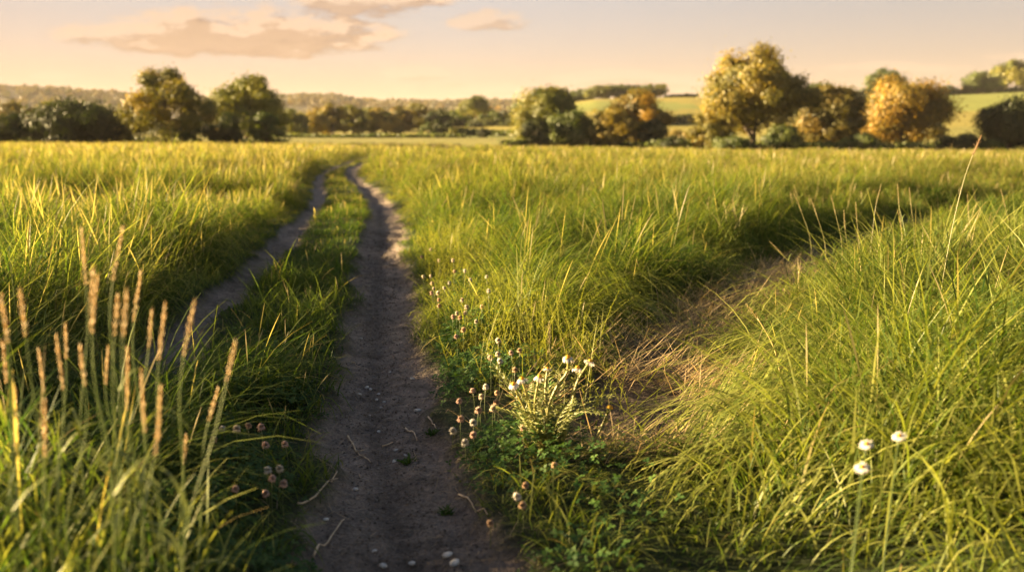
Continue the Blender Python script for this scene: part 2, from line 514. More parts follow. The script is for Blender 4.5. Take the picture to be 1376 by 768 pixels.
# ------------------------------------------------------------------ grass
def blades(name, P, L, w, head, phi0, phi1, cb, ct, segs=4, mat=None, prof=None, jit=0.5):
    n = len(P)
    P = np.asarray(P, float)
    ts = np.linspace(0, 1, segs + 1)
    if prof is None: pw = np.clip(1.15 - ts ** 1.6, 0.06, 1) * np.clip(0.55 + ts * 2, 0, 1)
    else: pw = np.interp(ts, prof[0], prof[1])
    be = head + PI / 2 + rng.normal(0, jit, n)
    S = np.stack([np.cos(be), np.sin(be), np.zeros(n)], 1)
    Hd = np.stack([np.cos(head), np.sin(head), np.zeros(n)], 1)
    V = np.zeros((n, segs + 1, 2, 3), np.float32); C = np.zeros((n, segs + 1, 2, 3), np.float32)
    cur = P.copy()
    for k in range(segs + 1):
        if k:
            ph = phi0 + phi1 * (ts[k] + ts[k - 1]) / 2
            ph = np.minimum(ph, 2.6)
            st = L / segs
            cur = cur + Hd * (np.sin(ph) * st)[:, None]; cur[:, 2] += np.cos(ph) * st
        off = S * (w * pw[k] * 0.5)[:, None]
        V[:, k, 0] = cur - off; V[:, k, 1] = cur + off
        f = ts[k] ** 1.2
        c = cb * (1 - f) + ct * f
        C[:, k, 0] = c; C[:, k, 1] = c
    base = (np.arange(n) * (segs + 1) * 2)[:, None]
    k = np.arange(segs)[None] * 2
    b = base + k
    Q = np.stack([b, b + 1, b + 3, b + 2], -1).reshape(-1, 4)
    return mesh_np(name, V.reshape(-1, 3), Q, mat or M_GRASS, C.reshape(-1, 3), smooth=True)


def sample_band(y0, y1, dens, margin=2.6, xmin=None, xmax=None):
    """random points in the view wedge between two distances"""
    W = 0.545 * y1 + margin
    n = int(dens * 2 * W * (y1 - y0))
    x = rng.uniform(-W, W, n); y = rng.uniform(y0, y1, n)
    m = np.abs(x) < 0.545 * y + margin
    return x[m], y[m]


def env(x, y):
    """grass height, region id and lean at a place. regions: 0 left meadow, 1 centre strip, 2 right meadow, 3 right foreground bank"""
    n1 = fbm(x * 1.1, y * 1.1, 51, 3); n2 = fbm(x * 3.5, y * 3.5, 57, 2); n3 = fbm(x * 0.3, y * 0.3, 61, 2)
    dl = xL(y) - x; dr = x - xR(y)
    ds, sg = dside(x, y)
    mt, ms = masks(x, y)
    h = np.zeros_like(x)
    reg = np.where(dl > 0, 0, np.where(dr < 0, 1, np.where((sg < 0) & (x > 0.3) | (y < 3.0) & (x > 0.25), 3, 2)))
    hl = 0.08 + 0.36 * sstep(0.12, 0.65, dl) + 0.08 * sstep(4.4, 3.6, y)
    # meadow out of view on the left, raised to throw shade over the near track
    hl = hl + 0.28 * sstep(0.5, 0.9, dl) * sstep(1.9, 2.5, y) * sstep(5.0, 4.2, y)
    hc = 0.075 + 0.06 * n2 * 2 * sstep(0.1, 0.3, np.minimum(-dl, -dr))
    hc = hc + 0.42 * sstep(2.4, 1.7, y) * sstep(-0.52, -0.66, x)
    hc = hc * (1 - 0.40 * sstep(3.5, 3.0, y) * sstep(-1.05, -0.85, x))
    hc = hc + 0.14 * sstep(4.4, 3.4, y) * sstep(-0.75, -1.0, x)
    hr = 0.05 + 0.08 * sstep(0.2, 0.4, dr) + 0.24 * sstep(0.5, 1.0, dr)
    hr = hr + 0.09 * sstep(3.6, 3.0, y) - 0.10 * sstep(5.0, 3.2, y) * sstep(1.2, 0.7, dr)
    hr = np.where(y > 9, 0.06 + 0.33 * sstep(0.22, 0.6, dr), hr)
    tus = np.exp(-(((x - 0.45) / 0.42) ** 2 + ((y - 5.5) / 0.9) ** 2))
    hr = hr + 0.16 * tus
    hb = 0.15 + 0.24 * sstep(0.12, 0.7, ds) * sstep(0.35, 1.0, x + (y - 2.5) * 0.08)
    hb = hb * (0.45 + 0.55 * sstep(1.6, 4.2, y + x * 0.8))
    hb = hb * (1 - 0.28 * sstep(1.2, 3.0, x))
    h = np.select([reg == 0, reg == 1, reg == 2], [hl, hc, hr], hb)
    pathf = sstep(0.18, 0.72, ds + (n2 - 0.5) * 0.2)
    h = np.where(reg == 2, h * (0.12 + 0.88 * pathf), h)
    h = h * (1 + (0.62 + 0.62 * sstep(0.35, 0.62, fbm(x * 0.55, y * 0.4, 111, 2)) - 1) * sstep(6, 10, y))
    var = 0.70 + 0.40 * n1 + 0.20 * n2
    h = h * var * (0.9 + 0.25 * n3)
    # tussocks with gaps between them
    n4 = fbm(x * 2.1, y * 1.6, 101, 2); n5 = fbm(x * 5.5, y * 4.5, 103, 2)
    h = h * np.where(reg == 1, 0.7 + 0.6 * n5, 0.52 + 0.55 * sstep(0.3, 0.62, n4) + 0.45 * sstep(0.35, 0.65, n5))
    # lean
    lx = 0.25 * (n1 - 0.4); ly = -0.15 * np.ones_like(x)
    lx = lx + 2.6 * (fbm(x * 2.6, y * 2.0, 107, 2) - 0.5); ly = ly + 2.2 * (fbm(x * 2.6, y * 2.0, 109, 2) - 0.5)
    lx = lx + 1.0 * tus; ly = ly - 0.3 * tus
    e = np.exp(-((ds - 0.45) / 0.35) ** 2) * (y < 7.5)
    lx = np.where(reg == 3, lx - 1.0 * e, lx); ly = np.where(reg == 3, ly - 0.7 * e, ly)
    lx = np.where(reg == 2, lx + 0.8 * e, lx); ly = np.where(reg == 2, ly - 0.5 * e, ly)
    e2 = np.exp(-((dl - 0.25) / 0.2) ** 2) * (dl > 0)
    lx = lx + 0.5 * e2
    e3 = np.exp(-((dr - 0.25) / 0.2) ** 2) * (dr > 0)
    lx = lx - 0.5 * e3
    # chance that a blade grows here
    p = (1 - mt) * (1 - 0.93 * ms)
    p = np.where(mt > 0.5, 0.0, p)
    return h, reg, lx, ly, p, n1, n2, n3


C_DEEP = np.array([0.018, 0.054, 0.012]); C_GREEN = np.array([0.064, 0.120, 0.020]); C_YEL = np.array([0.30, 0.31, 0.055])
C_STRAW = np.array([0.46, 0.34, 0.14]); C_BROWN = np.array([0.22, 0.14, 0.07])

BANDS = [(0.95, 2.2, 2300, 6, 0.0060), (2.2, 4.2, 3600, 5, 0.0056), (4.2, 7, 3900, 5, 0.0053), (7, 11, 3400, 4, 0.0057), (11, 18, 2000, 3, 0.0074),
         (18, 32, 720, 3, 0.0135), (32, 60, 240, 2, 0.024), (60, 118, 60, 2, 0.052)]
REGN = [('meadow_grass', 'tall yellow-green meadow grass left of the wheel tracks, its tips in evening sun'),
        ('track_grass', 'short dark green grass strip growing between the two wheel tracks'),
        ('meadow_grass', 'tall meadow grass right of the wheel tracks, reaching back to the trees'),
        ('meadow_grass', 'bright coarse grass bank in the right foreground beyond the trodden path')]
parts = {0: [], 1: [], 2: [], 3: []}
for bi, (y0, y1, dens, segs, w0) in enumerate(BANDS):
    x, y = sample_band(y0, y1, dens, 2.6 if y1 < 20 else 4)
    h, reg, lx, ly, p, n1, n2, n3 = env(x, y)
    # clumped growth
    keep = rng.random(len(x)) < p * (0.55 + 0.6 * n2)
    x, y, h, reg, lx, ly, n1, n2, n3 = [a[keep] for a in (x, y, h, reg, lx, ly, n1, n2, n3)]
    n = len(x)
    z = terrain(x, y) - 0.01
    # each blade: mixed sizes
    s = rng.beta(3.2, 2.0, n) * 1.35 + 0.12
    L = h * s * 1.1
    # open ground in front of the lens
    L = np.where(y < 1.5, np.minimum(L, 0.42), L)
    w = w0 * rng.uniform(0.55, 1.35, n) * (0.75 + 0.25 * np.clip(L / 0.3, 0, 1.3))
    rx = rng.normal(0, 0.55, n) + lx; ry = rng.normal(0, 0.55, n) + ly
    head = np.arctan2(ry, rx); mag = np.hypot(lx, ly)
    phi0 = rng.uniform(0.0, 0.35, n) + 0.25 * mag
    phi1 = np.abs(rng.normal(0.7, 0.7, n)) + 0.95 * mag
    # colour: patches of greener and riper growth, single dry blades
    far = sstep(5, 26, y)
    ripe = np.clip(0.30 + 0.9 * (n1 - 0.5) + 0.9 * (n3 - 0.5) + 0.55 * far + rng.normal(0, 0.16, n), 0, 1)
    zone = (y < 2.3) & (x < -0.3)
    ripe = np.where((reg == 1) & ~zone, ripe * 0.45, ripe)
    ripe = np.where(reg == 2, ripe + 0.05, ripe)
    cg = C_DEEP + (C_GREEN - C_DEEP) * rng.random(n)[:, None]
    ct = cg + (C_YEL - cg) * np.clip(ripe * 1.25, 0, 1)[:, None]
    dry = (rng.random(n) < (0.03 + 0.34 * far * np.where(reg == 0, 1.5, 1.25) + 0.05 * (reg == 0)))
    ct = np.where(dry[:, None], C_STRAW * rng.uniform(0.6, 1.0, n)[:, None], ct)
    cb = cg * 0.9 + 0.1 * ct  # blade feet stay deep green, shade inside the sward put into the colour
    nearf = 1 - sstep(5.5, 11, y)
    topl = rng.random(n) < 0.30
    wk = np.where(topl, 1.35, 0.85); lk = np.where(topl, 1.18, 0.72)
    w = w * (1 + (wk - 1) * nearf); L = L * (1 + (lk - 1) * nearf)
    pale = np.array([0.48, 0.48, 0.135]) * rng.uniform(0.6, 1.1, n)[:, None]  # sunlit-tip tone put into the colour of the top blades
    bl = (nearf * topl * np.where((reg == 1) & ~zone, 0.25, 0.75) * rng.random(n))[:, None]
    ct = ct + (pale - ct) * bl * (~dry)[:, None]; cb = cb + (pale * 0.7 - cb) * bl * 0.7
    zn = zone & (reg == 1)
    L = np.where(zn, np.minimum(L, 0.42), L)
    head = np.where(zn, rng.uniform(0, 6.28, n), head); phi0 = np.where(zn, phi0 * 0.5, phi0); phi1 = np.where(zn, phi1 * 0.45, phi1)
    up = np.where(topl & (y < 7), 0.0, rng.beta(1.6, 1.3, n) * 0.72) * sstep(0.10, 0.25, h)
    z = z + up * h * 0.95
    L = L * (1 - 0.55 * up / 0.72 * np.where(topl & (y < 7), 0, 1)) * (1 - 0.28 * (1 - nearf))
    L = np.where(y < 6, np.minimum(L, 0.74 - up * h), L)
    phi0 = phi0 + np.where(up > 0, rng.uniform(0, 0.65, n), 0)
    phi1 = phi1 + nearf * topl * np.abs(rng.normal(0, 0.5, n))
    for r in range(4):
        m = reg == r
        if m.sum() < 10: continue
        parts[r].append((x[m], y[m], z[m], L[m], w[m], head[m], phi0[m], phi1[m], cb[m], ct[m], segs))


# seed stalks standing over the meadow
stalks = {0: [], 1: [], 2: [], 3: []}
for bi, (y0, y1, dens, segs, w0) in enumerate([(1.6, 4.2, 70, 8, 0.0065), (4.2, 7, 80, 8, 0.0075), (7, 11, 60, 7, 0.0085), (11, 18, 36, 6, 0.011), (18, 32, 20, 5, 0.017),
                                         (32, 60, 9, 5, 0.038), (60, 118, 4, 4, 0.06)]):
    x, y = sample_band(y0, y1, dens * 1.6, 2.0)
    h, reg, lx, ly, p, n1, n2, n3 = env(x, y)
    prob = np.select([reg == 0, reg == 1, reg == 2], [0.62, 0.22, 0.17], 0.10) * np.where(n3 > 0.5, 1.0, 0.55)
    keep = (rng.random(len(x)) < prob * (p > 0.9)) & (h > np.where(reg == 1, 0.07, 0.2))
    x, y, h, reg, lx, ly, n1 = [a[keep] for a in (x, y, h, reg, lx, ly, n1)]
    n = len(x)
    z = terrain(x, y) - 0.01
    L = h * rng.uniform(1.0, 1.5, n) * np.where(y > 8, 0.88, 1)
    L = np.minimum(L, 0.72) * np.where(reg == 3, 0.8, 1)
    L = np.where(y < 6, np.minimum(L, 0.62), L)
    w = w0 * rng.uniform(0.55, 0.95, n)
    head = np.arctan2(rng.normal(0, 0.5, n) + ly * 0.5, rng.normal(0.1, 0.5, n) + lx * 0.5)
    phi0 = rng.uniform(0, 0.18, n); phi1 = np.abs(rng.normal(0.28, 0.25, n))
    c1 = C_YEL * rng.uniform(0.7, 1.1, n)[:, None]
    ct = np.array([0.44, 0.35, 0.19]) * rng.uniform(0.7, 1.1, n)[:, None] + (C_BROWN - C_STRAW) * (rng.random(n) * 0.5)[:, None]
    for r in range(4):
        m = reg == r
        if m.sum() < 5: continue
        stalks[r].append((x[m], y[m], z[m], L[m], w[m], head[m], phi0[m], phi1[m], c1[m], ct[m], segs))


def join_objs(objs, name):
    """merge several ribbon meshes (numpy) into one object"""
    Vs = []; Ls = []; Cs = []; off = 0
    for o in objs:
        me = o.data; nv = len(me.vertices); nl = len(me.loops)
        v = np.empty(nv * 3, np.float32); me.vertices.foreach_get('co', v)
        l = np.empty(nl, np.int32); me.loops.foreach_get('vertex_index', l)
        c = np.empty(nv * 4, np.float32); me.color_attributes['Col'].data.foreach_get('color', c)
        Vs.append(v.reshape(-1, 3)); Ls.append(l.reshape(-1, 4) + off); Cs.append(c.reshape(-1, 4)[:, :3]); off += nv
        mat = me.materials[0]
        bpy.data.objects.remove(o); bpy.data.meshes.remove(me)
    return mesh_np(name, np.vstack(Vs), np.vstack(Ls), mat, np.vstack(Cs), smooth=True)


PROF = ([0, 0.60, 0.68, 0.8, 0.9, 1.0], [0.30, 0.24, 0.9, 1.15, 0.8, 0.12])
for r in range(4):
    tmp = []
    for (x, y, z, L, w, hd, p0, p1, cb, ct, segs) in parts[r]:
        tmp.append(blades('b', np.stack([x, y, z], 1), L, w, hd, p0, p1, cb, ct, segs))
    for (x, y, z, L, w, hd, p0, p1, cb, ct, segs) in stalks[r]:
        tmp.append(blades('s', np.stack([x, y, z], 1), L, w, hd, p0, p1, cb, ct, segs, prof=PROF, jit=1.5))
    o = join_objs(tmp, REGN[r][0])
    tag(o, REGN[r][1], 'grass', kind='stuff')
    print('grass', r, len(o.data.polygons))


# dry trampled grass on the side path and along the track edges
def straw():
    xs = []; ys = []
    x = rng.uniform(-0.2, 6, 420000); y = rng.uniform(2.8, 12, 420000)
    ds, sg = dside(x, y)
    n = fbm(x * 4, y * 4, 71, 3)
    bare = np.exp(-(((x - 0.60) / 0.21) ** 2 + ((y - 4.35) / 0.36) ** 2))
    p = (1 - sstep(0.14, 0.62, ds + (n - 0.5) * 0.2)) * sstep(0.40, 0.62, n + 0.05) * (1 - 0.95 * bare) * sstep(9.0, 6.8, y)
    k = rng.random(len(x)) < p * 0.55
    x = x[k]; y = y[k]; m = len(x)
    z = terrain(x, y) + rng.random(m) ** 1.5 * 0.06 * sstep(0.4, 0.65, fbm(x * 5, y * 5, 75, 2))
    L = rng.uniform(0.05, 0.24, m); w = rng.uniform(0.002, 0.0045, m)
    hd = rng.normal(-0.5, 1.5, m)
    ph0 = rng.uniform(0.75, 1.5, m); ph1 = rng.uniform(-0.1, 0.6, m)
    c = np.array([0.54, 0.41, 0.21]) * rng.uniform(0.45, 1.25, m)[:, None]
    a = blades('s', np.stack([x, y, z], 1), L, w, hd, ph0, ph1, c, c, 4, mat=M_DRY)
    # broken straws along the wheel tracks
    y = rng.uniform(1.8, 9, 1800); side = rng.choice([-1, 1], 1800)
    x = np.where(rng.random(1800) < 0.75, xR(y), xL(y)) + side * np.abs(rng.normal(0.17, 0.09, 1800))
    m = len(x); z = terrain(x, y) + 0.006
    c = np.array([0.36, 0.27, 0.17]) * rng.uniform(0.45, 1.2, m)[:, None]
    b = blades('s', np.stack([x, y, z], 1), rng.uniform(0.02, 0.11, m), rng.uniform(0.0015, 0.0035, m), rng.uniform(0, 6.28, m),
               rng.uniform(1.35, 1.6, m), rng.uniform(-0.1, 0.1, m), c, c, 4, mat=M_DRY)
    o = join_objs([a, b], 'dry_grass')
    tag(o, 'dry brown trampled grass lying flat on the trodden path', 'dry grass', kind='stuff')


straw()


# low leafy ground cover on the verges: three-lobed clover leaves and feathery tufts
def clover_cover():
    x = np.concatenate([rng.uniform(-0.35, 0.95, 52000), rng.uniform(-1.3, -0.45, 12000)])
    y = np.concatenate([rng.uniform(1.9, 9, 52000), rng.uniform(2.0, 4.6, 12000)])
    dr = x - xR(y)
    n = fbm(x * 2.5, y * 2.5, 81, 3)
    pr = sstep(0.17, 0.28, dr) * (1 - sstep(0.40, 0.70, dr)) * (0.25 + 0.75 * sstep(2.6, 3.0, y)) * sstep(0.30, 0.52, n + 0.04) * (1 - sstep(6.5, 9, y))
    pl = (x < -0.4) * sstep(-0.2, -0.32, dr) * sstep(0.42, 0.6, n) * 0.8
    ds, sg = dside(x, y)
    k = rng.random(len(x)) < np.where(x < xR(y), pl, pr) * sstep(0.1, 0.35, ds)
    x = x[k]; y = y[k]; m = len(x)
    hh = 0.03 + 0.13 * sstep(0.2, 0.5, np.abs(x - xR(y))) * fbm(x * 5, y * 5, 83, 2) * 1.5
    z = terrain(x, y) + hh * rng.uniform(0.3, 1.0, m)
    r = rng.uniform(0.005, 0.0100, m)
    tilt = rng.normal(0, 0.4, (m, 2))
    rot = rng.uniform(0, 2 * PI, m)
    nrm = np.stack([tilt[:, 0] - 0.15, tilt[:, 1] - 0.15, np.ones(m)], 1); nrm /= np.linalg.norm(nrm, axis=1)[:, None]
    A = np.cross(nrm, [0, 1.0, 0]); A /= np.linalg.norm(A, axis=1)[:, None]; B = np.cross(nrm, A)
    out = []; Q = []; cols = []
    cc = C_DEEP * 1.1 + (C_GREEN * 1.05 - C_DEEP) * rng.random(m)[:, None]
    for lobe in range(3):
        a = rot + lobe * 2 * PI / 3
        D = A * np.cos(a)[:, None] + B * np.sin(a)[:, None]; E = -A * np.sin(a)[:, None] + B * np.cos(a)[:, None]
        c0 = np.stack([x, y, z], 1)
        rr = r[:, None]
        pts = [c0, c0 + D * rr * 0.9 + E * rr * 0.62 + nrm * rr * 0.25, c0 + D * rr * 1.75 + nrm * rr * 0.1, c0 + D * rr * 0.9 - E * rr * 0.62 + nrm * rr * 0.25]
        out.append(np.stack(pts, 1)); cols.append(np.repeat(cc[:, None], 4, 1))
    V = np.concatenate(out, 0).reshape(-1, 3); Cc = np.concatenate(cols, 0).reshape(-1, 3)
    Q = np.arange(len(V)).reshape(-1, 4)
    o = mesh_np('clover_leaves', V, Q, M_CLOVER, Cc, smooth=False)
    tag(o, 'low dark green clover leaves carpeting the verges of the right wheel track', 'clover', kind='stuff')


clover_cover()


# feathery yellowish herbs on the sunlit verge
def herbs():
    x = rng.uniform(-0.9, 0.5, 9000); y = rng.uniform(3.2, 9.5, 9000)
    dr = x - xR(y)
    n = fbm(x * 2.2, y * 2.2, 91, 2)
    k = rng.random(len(x)) < sstep(0.25, 0.45, dr) * (1 - sstep(0.75, 1.1, dr)) * sstep(0.35, 0.6, n + 0.12) * 0.33 * sstep(3.2, 4.4, y)
    x = x[k]; y = y[k]; m = len(x); z0 = terrain(x, y)
    H = rng.uniform(0.10, 0.34, m) * (0.6 + 0.6 * sstep(0.2, 0.6, x - xR(y)))
    objs = []
    hd = rng.uniform(0, 2 * PI, m); p0 = rng.uniform(0, 0.45, m); p1 = rng.uniform(0, 0.9, m)
    cs = C_YEL * rng.uniform(0.7, 1.1, m)[:, None]
    objs.append(blades('s', np.stack([x, y, z0], 1), H, np.full(m, 0.0028), hd, p0, p1, cs * 0.6, cs, 4))
    K = 16
    t = np.tile(np.linspace(0.2, 0.98, K), m)
    rep = np.repeat(np.arange(m), K)
    ph = p0[rep] + p1[rep] * t * 0.5
    px = x[rep] + np.cos(hd[rep]) * np.sin(ph) * H[rep] * t; py = y[rep] + np.sin(hd[rep]) * np.sin(ph) * H[rep] * t
    pz = z0[rep] + np.cos(ph) * H[rep] * t
    nn = len(t)
    objs.append(blades('s', np.stack([px, py, pz], 1), rng.uniform(0.015, 0.045, nn) * (1.2 - t), rng.uniform(0.003, 0.006, nn),
                       rng.uniform(0, 6.28, nn), rng.uniform(0.5, 1.2, nn), rng.uniform(0, 0.7, nn), cs[rep] * 0.75, cs[rep] * 1.05, 3))
    o = join_objs(objs, 'verge_herbs')
    tag(o, 'feathery yellow-green herbs on the sunny verge right of the track', 'herbs', kind='stuff')


herbs()


# crumbs of soil and grit on the tracks
def grit():
    n = 12000
    y = 1.8 + rng.random(n) ** 1.6 * 9
    rut = np.where(rng.random(n) < 0.8, xR(y), xL(y))
    x = rut + rng.normal(0, 0.13, n)
    mt, _ = masks(x, y); k = mt > 0.35; x = x[k]; y = y[k]; n = len(x)
    z = terrain(x, y) + 0.001
    s = rng.uniform(0.0012, 0.0045, n) * (0.7 + 0.12 * y)
    oc = np.array([[1, 0, 0], [0, 1, 0], [-1, 0, 0], [0, -1, 0], [0, 0, 0.8], [0, 0, -0.8]], float)
    a = rng.uniform(0, 6.28, n)
    ca, sa = np.cos(a), np.sin(a)
    V = np.repeat(oc[None], n, 0) * rng.uniform(0.6, 1.4, (n, 6, 1))
    X = V[..., 0] * ca[:, None] - V[..., 1] * sa[:, None]; Y = V[..., 0] * sa[:, None] + V[..., 1] * ca[:, None]
    V = np.stack([X, Y, V[..., 2]], -1) * s[:, None, None] + np.stack([x, y, z], 1)[:, None]
    T = np.array([[0, 1, 4], [1, 2, 4], [2, 3, 4], [3, 0, 4], [1, 0, 5], [2, 1, 5], [3, 2, 5], [0, 3, 5]])
    T = (T[None] + (np.arange(n) * 6)[:, None, None]).reshape(-1, 3)
    g = rng.random(n)
    c = np.array([0.195, 0.160, 0.130]) * (0.55 + 0.9 * g)[:, None]
    c = np.where((rng.random(n) < 0.05)[:, None], np.array([0.33, 0.30, 0.27]), c)
    o = mesh_np('grit', V.reshape(-1, 3), None, M_GROUND, np.repeat(c, 6, 0), tri=T)
    tag(o, 'dark soil crumbs and grit scattered on the wheel tracks', 'grit', kind='stuff')


grit()

ORD = ['', 'first', 'second', 'third', 'fourth', 'fifth', 'sixth', 'seventh', 'eighth', 'ninth', 'tenth', 'eleventh', 'twelfth', 'thirteenth',
       'fourteenth', 'fifteenth', 'sixteenth', 'seventeenth', 'eighteenth', 'nineteenth', 'twentieth', 'twenty-first', 'twenty-second',
       'twenty-third', 'twenty-fourth', 'twenty-fifth', 'twenty-sixth', 'twenty-seventh', 'twenty-eighth', 'twenty-ninth', 'thirtieth',
       'thirty-first', 'thirty-second', 'thirty-third', 'thirty-fourth', 'thirty-fifth', 'thirty-sixth', 'thirty-seventh', 'thirty-eighth']


# ------------------------------------------------------------------ clover flowers
def clover_head_mesh(seed, col, dark):
    rs = np.random.default_rng(seed)
    m = MB(); r = 0.0125
    n = 64
    for i in range(n):
        f = (i + 0.5) / n
        ph = math.acos(1 - 1.75 * f); th = i * 2.39996
        d = np.array([math.sin(ph) * math.cos(th), math.sin(ph) * math.sin(th), math.cos(ph)])
        side = np.cross(d, [0, 0, 1.0]) + 1e-4; side /= np.linalg.norm(side)
        up = np.cross(side, d)
        L = r * rs.uniform(0.9, 1.15); wd = 0.0024
        d2 = d + np.array([0, 0, 0.35 if ph < 1.6 else -0.2]); d2 /= np.linalg.norm(d2)
        a = d * r * 0.15; b = d * r * 0.6 + side * wd; c = d2 * L; e = d * r * 0.6 - side * wd; g = d * r * 0.6 + up * wd
        cc = np.array(col) * rs.uniform(0.8, 1.1) * (1 - f * 0.3) + np.array(dark) * f * 0.3
        m.add([a, b, c, e, g], None, [(0, 1, 2), (0, 2, 3), (0, 4, 1), (4, 2, 1), (0, 3, 4), (4, 3, 2)], cc)
    return m


CLV = [((0.70, 0.50, 0.40), (0.40, 0.22, 0.14), 'pale pink'), ((0.78, 0.68, 0.52), (0.40, 0.30, 0.15), 'cream'),
       ((0.68, 0.48, 0.30), (0.36, 0.22, 0.11), 'rusty'), ((0.78, 0.74, 0.66), (0.4, 0.35, 0.22), 'whitish')]
clv_mesh = []
for i, (a, b, _) in enumerate(CLV):
    o = clover_head_mesh(40 + i, a, b).build('clover_flower_head', M_PETAL)
    clv_mesh.append(o.data); bpy.data.objects.remove(o)


def clover_at(px, py, h, kind, size=1.0):
    h = h * 0.8
    x, y, z = hit(px, py, h)
    zg = tz(x, y)
    root = empty('clover_flower', (x, y, zg))
    m = MB(); lean = np.array([random.uniform(-0.03, 0.03), random.uniform(-0.03, 0.03), 0])
    top = np.array([0, 0, z - zg]); P = [top * t + lean * (1 - t) ** 2 * 0.9 * (1 if t < 1 else 0) for t in np.linspace(0, 1, 7)]
    P = np.array(P) - P[0] * (1 - np.linspace(0, 1, 7))[:, None]
    m.tube(P, 0.0011, 5, (0.10, 0.13, 0.03))
    m.build('stem', M_STEM, root)
    hd = bpy.data.objects.new('flower_head', clv_mesh[kind]); COL.objects.link(hd); hd.parent = root
    hd.location = P[-1]; s = size * random.uniform(0.85, 1.15); hd.scale = (s, s, s * 1.05)
    hd.rotation_euler = (random.uniform(-0.4, 0.4), random.uniform(-0.4, 0.4), random.uniform(0, 6))
    return root, y


def clover_group(pts, where, group):
    lst = []
    for (px, py, h, k) in pts:
        r, y = clover_at(px, py, h, k, 1.0)
        lst.append((y, r, k))
    lst.sort(key=lambda t: t[0])
    cnt = {}
    for y, r, k in lst:
        cnt[k] = cnt.get(k, 0) + 1
        tag(r, f'{ORD[cnt[k]]} nearest {CLV[k][2]} clover head {where}', 'clover', group)


near_pts = [(659, 481, .2, 0), (687, 474, .22, 0), (698, 471, .22, 2), (670, 458, .2, 1), (669, 476, .2, 1), (672, 485, .2, 3), (692, 497, .2, 2),
            (647, 533, .15, 1), (663, 549, .14, 1), (668, 528, .15, 2), (667, 541, .13, 2), (653, 520, .16, 3), (643, 551, .12, 0), (635, 525, .15, 0),
            (617, 539, .12, 0), (619, 563, .1, 0), (636, 568, .1, 3), (636, 584, .1, 0), (625, 595, .09, 3), (609, 579, .08, 3), (703, 575, .14, 0),
            (695, 667, .1, 3), (706, 652, .1, 2), (702, 679, .09, 2), (659, 703, .08, 2), (745, 625, .12, 2)]
far_pts = [(569, 372, .16, 1), (579, 371, .17, 1), (581, 381, .16, 0), (604, 380, .2, 3), (597, 387, .2, 1), (589, 394, .18, 1), (580, 394, .16, 0),
           (583, 388, .16, 1), (590, 403, .16, 2), (590, 411, .16, 2), (609, 350, .26, 1), (611, 365, .25, 2), (625, 364, .25, 3), (632, 376, .25, 3),
           (654, 372, .3, 3), (657, 391, .3, 3), (621, 403, .22, 1), (627, 413, .22, 1), (614, 421, .2, 1), (609, 426, .18, 0), (618, 427, .2, 2),
           (625, 421, .2, 1), (623, 443, .18, 2), (613, 452, .16, 0), (579, 335, .2, 1), (567, 345, .18, 0), (590, 350, .2, 1), (648, 412, .24, 0), (640, 432, .22, 1)]
left_pts = [(299, 576, .12, 3), (318, 577, .13, 1), (334, 572, .13, 2), (351, 574, .13, 0), (287, 591, .12, 2), (357, 598, .11, 0), (383, 597, .10, 0),
            (360, 632, .1, 3), (366, 643, .1, 0), (381, 650, .09, 0), (376, 630, .1, 1), (316, 657, .1, 0), (357, 663, .09, 0)]
clover_group(near_pts, 'on the leafy verge beside the chamomile', 'clover flowers around the chamomile')
clover_group(far_pts, 'along the sunlit verge up the right track', 'clover flowers further up the right verge')
clover_group([(a, b, h * 1.5, k) for a, b, h, k in left_pts], 'in the shaded grass left of the right track', 'clover flowers on the strip between the tracks')


# ------------------------------------------------------------------ daisies and chamomile
def curve(P, n=12):
    P = np.asarray(P, float)
    t = np.linspace(0, len(P) - 1, n); out = []
    for q in t:
        i = min(int(q), len(P) - 2); f = q - i
        p0 = P[max(i - 1, 0)]; p1 = P[i]; p2 = P[i + 1]; p3 = P[min(i + 2, len(P) - 1)]
        out.append(0.5 * (2 * p1 + (p2 - p0) * f + (2 * p0 - 5 * p1 + 4 * p2 - p3) * f * f + (3 * p1 - p0 - 3 * p2 + p3) * f ** 3))
    return np.array(out)


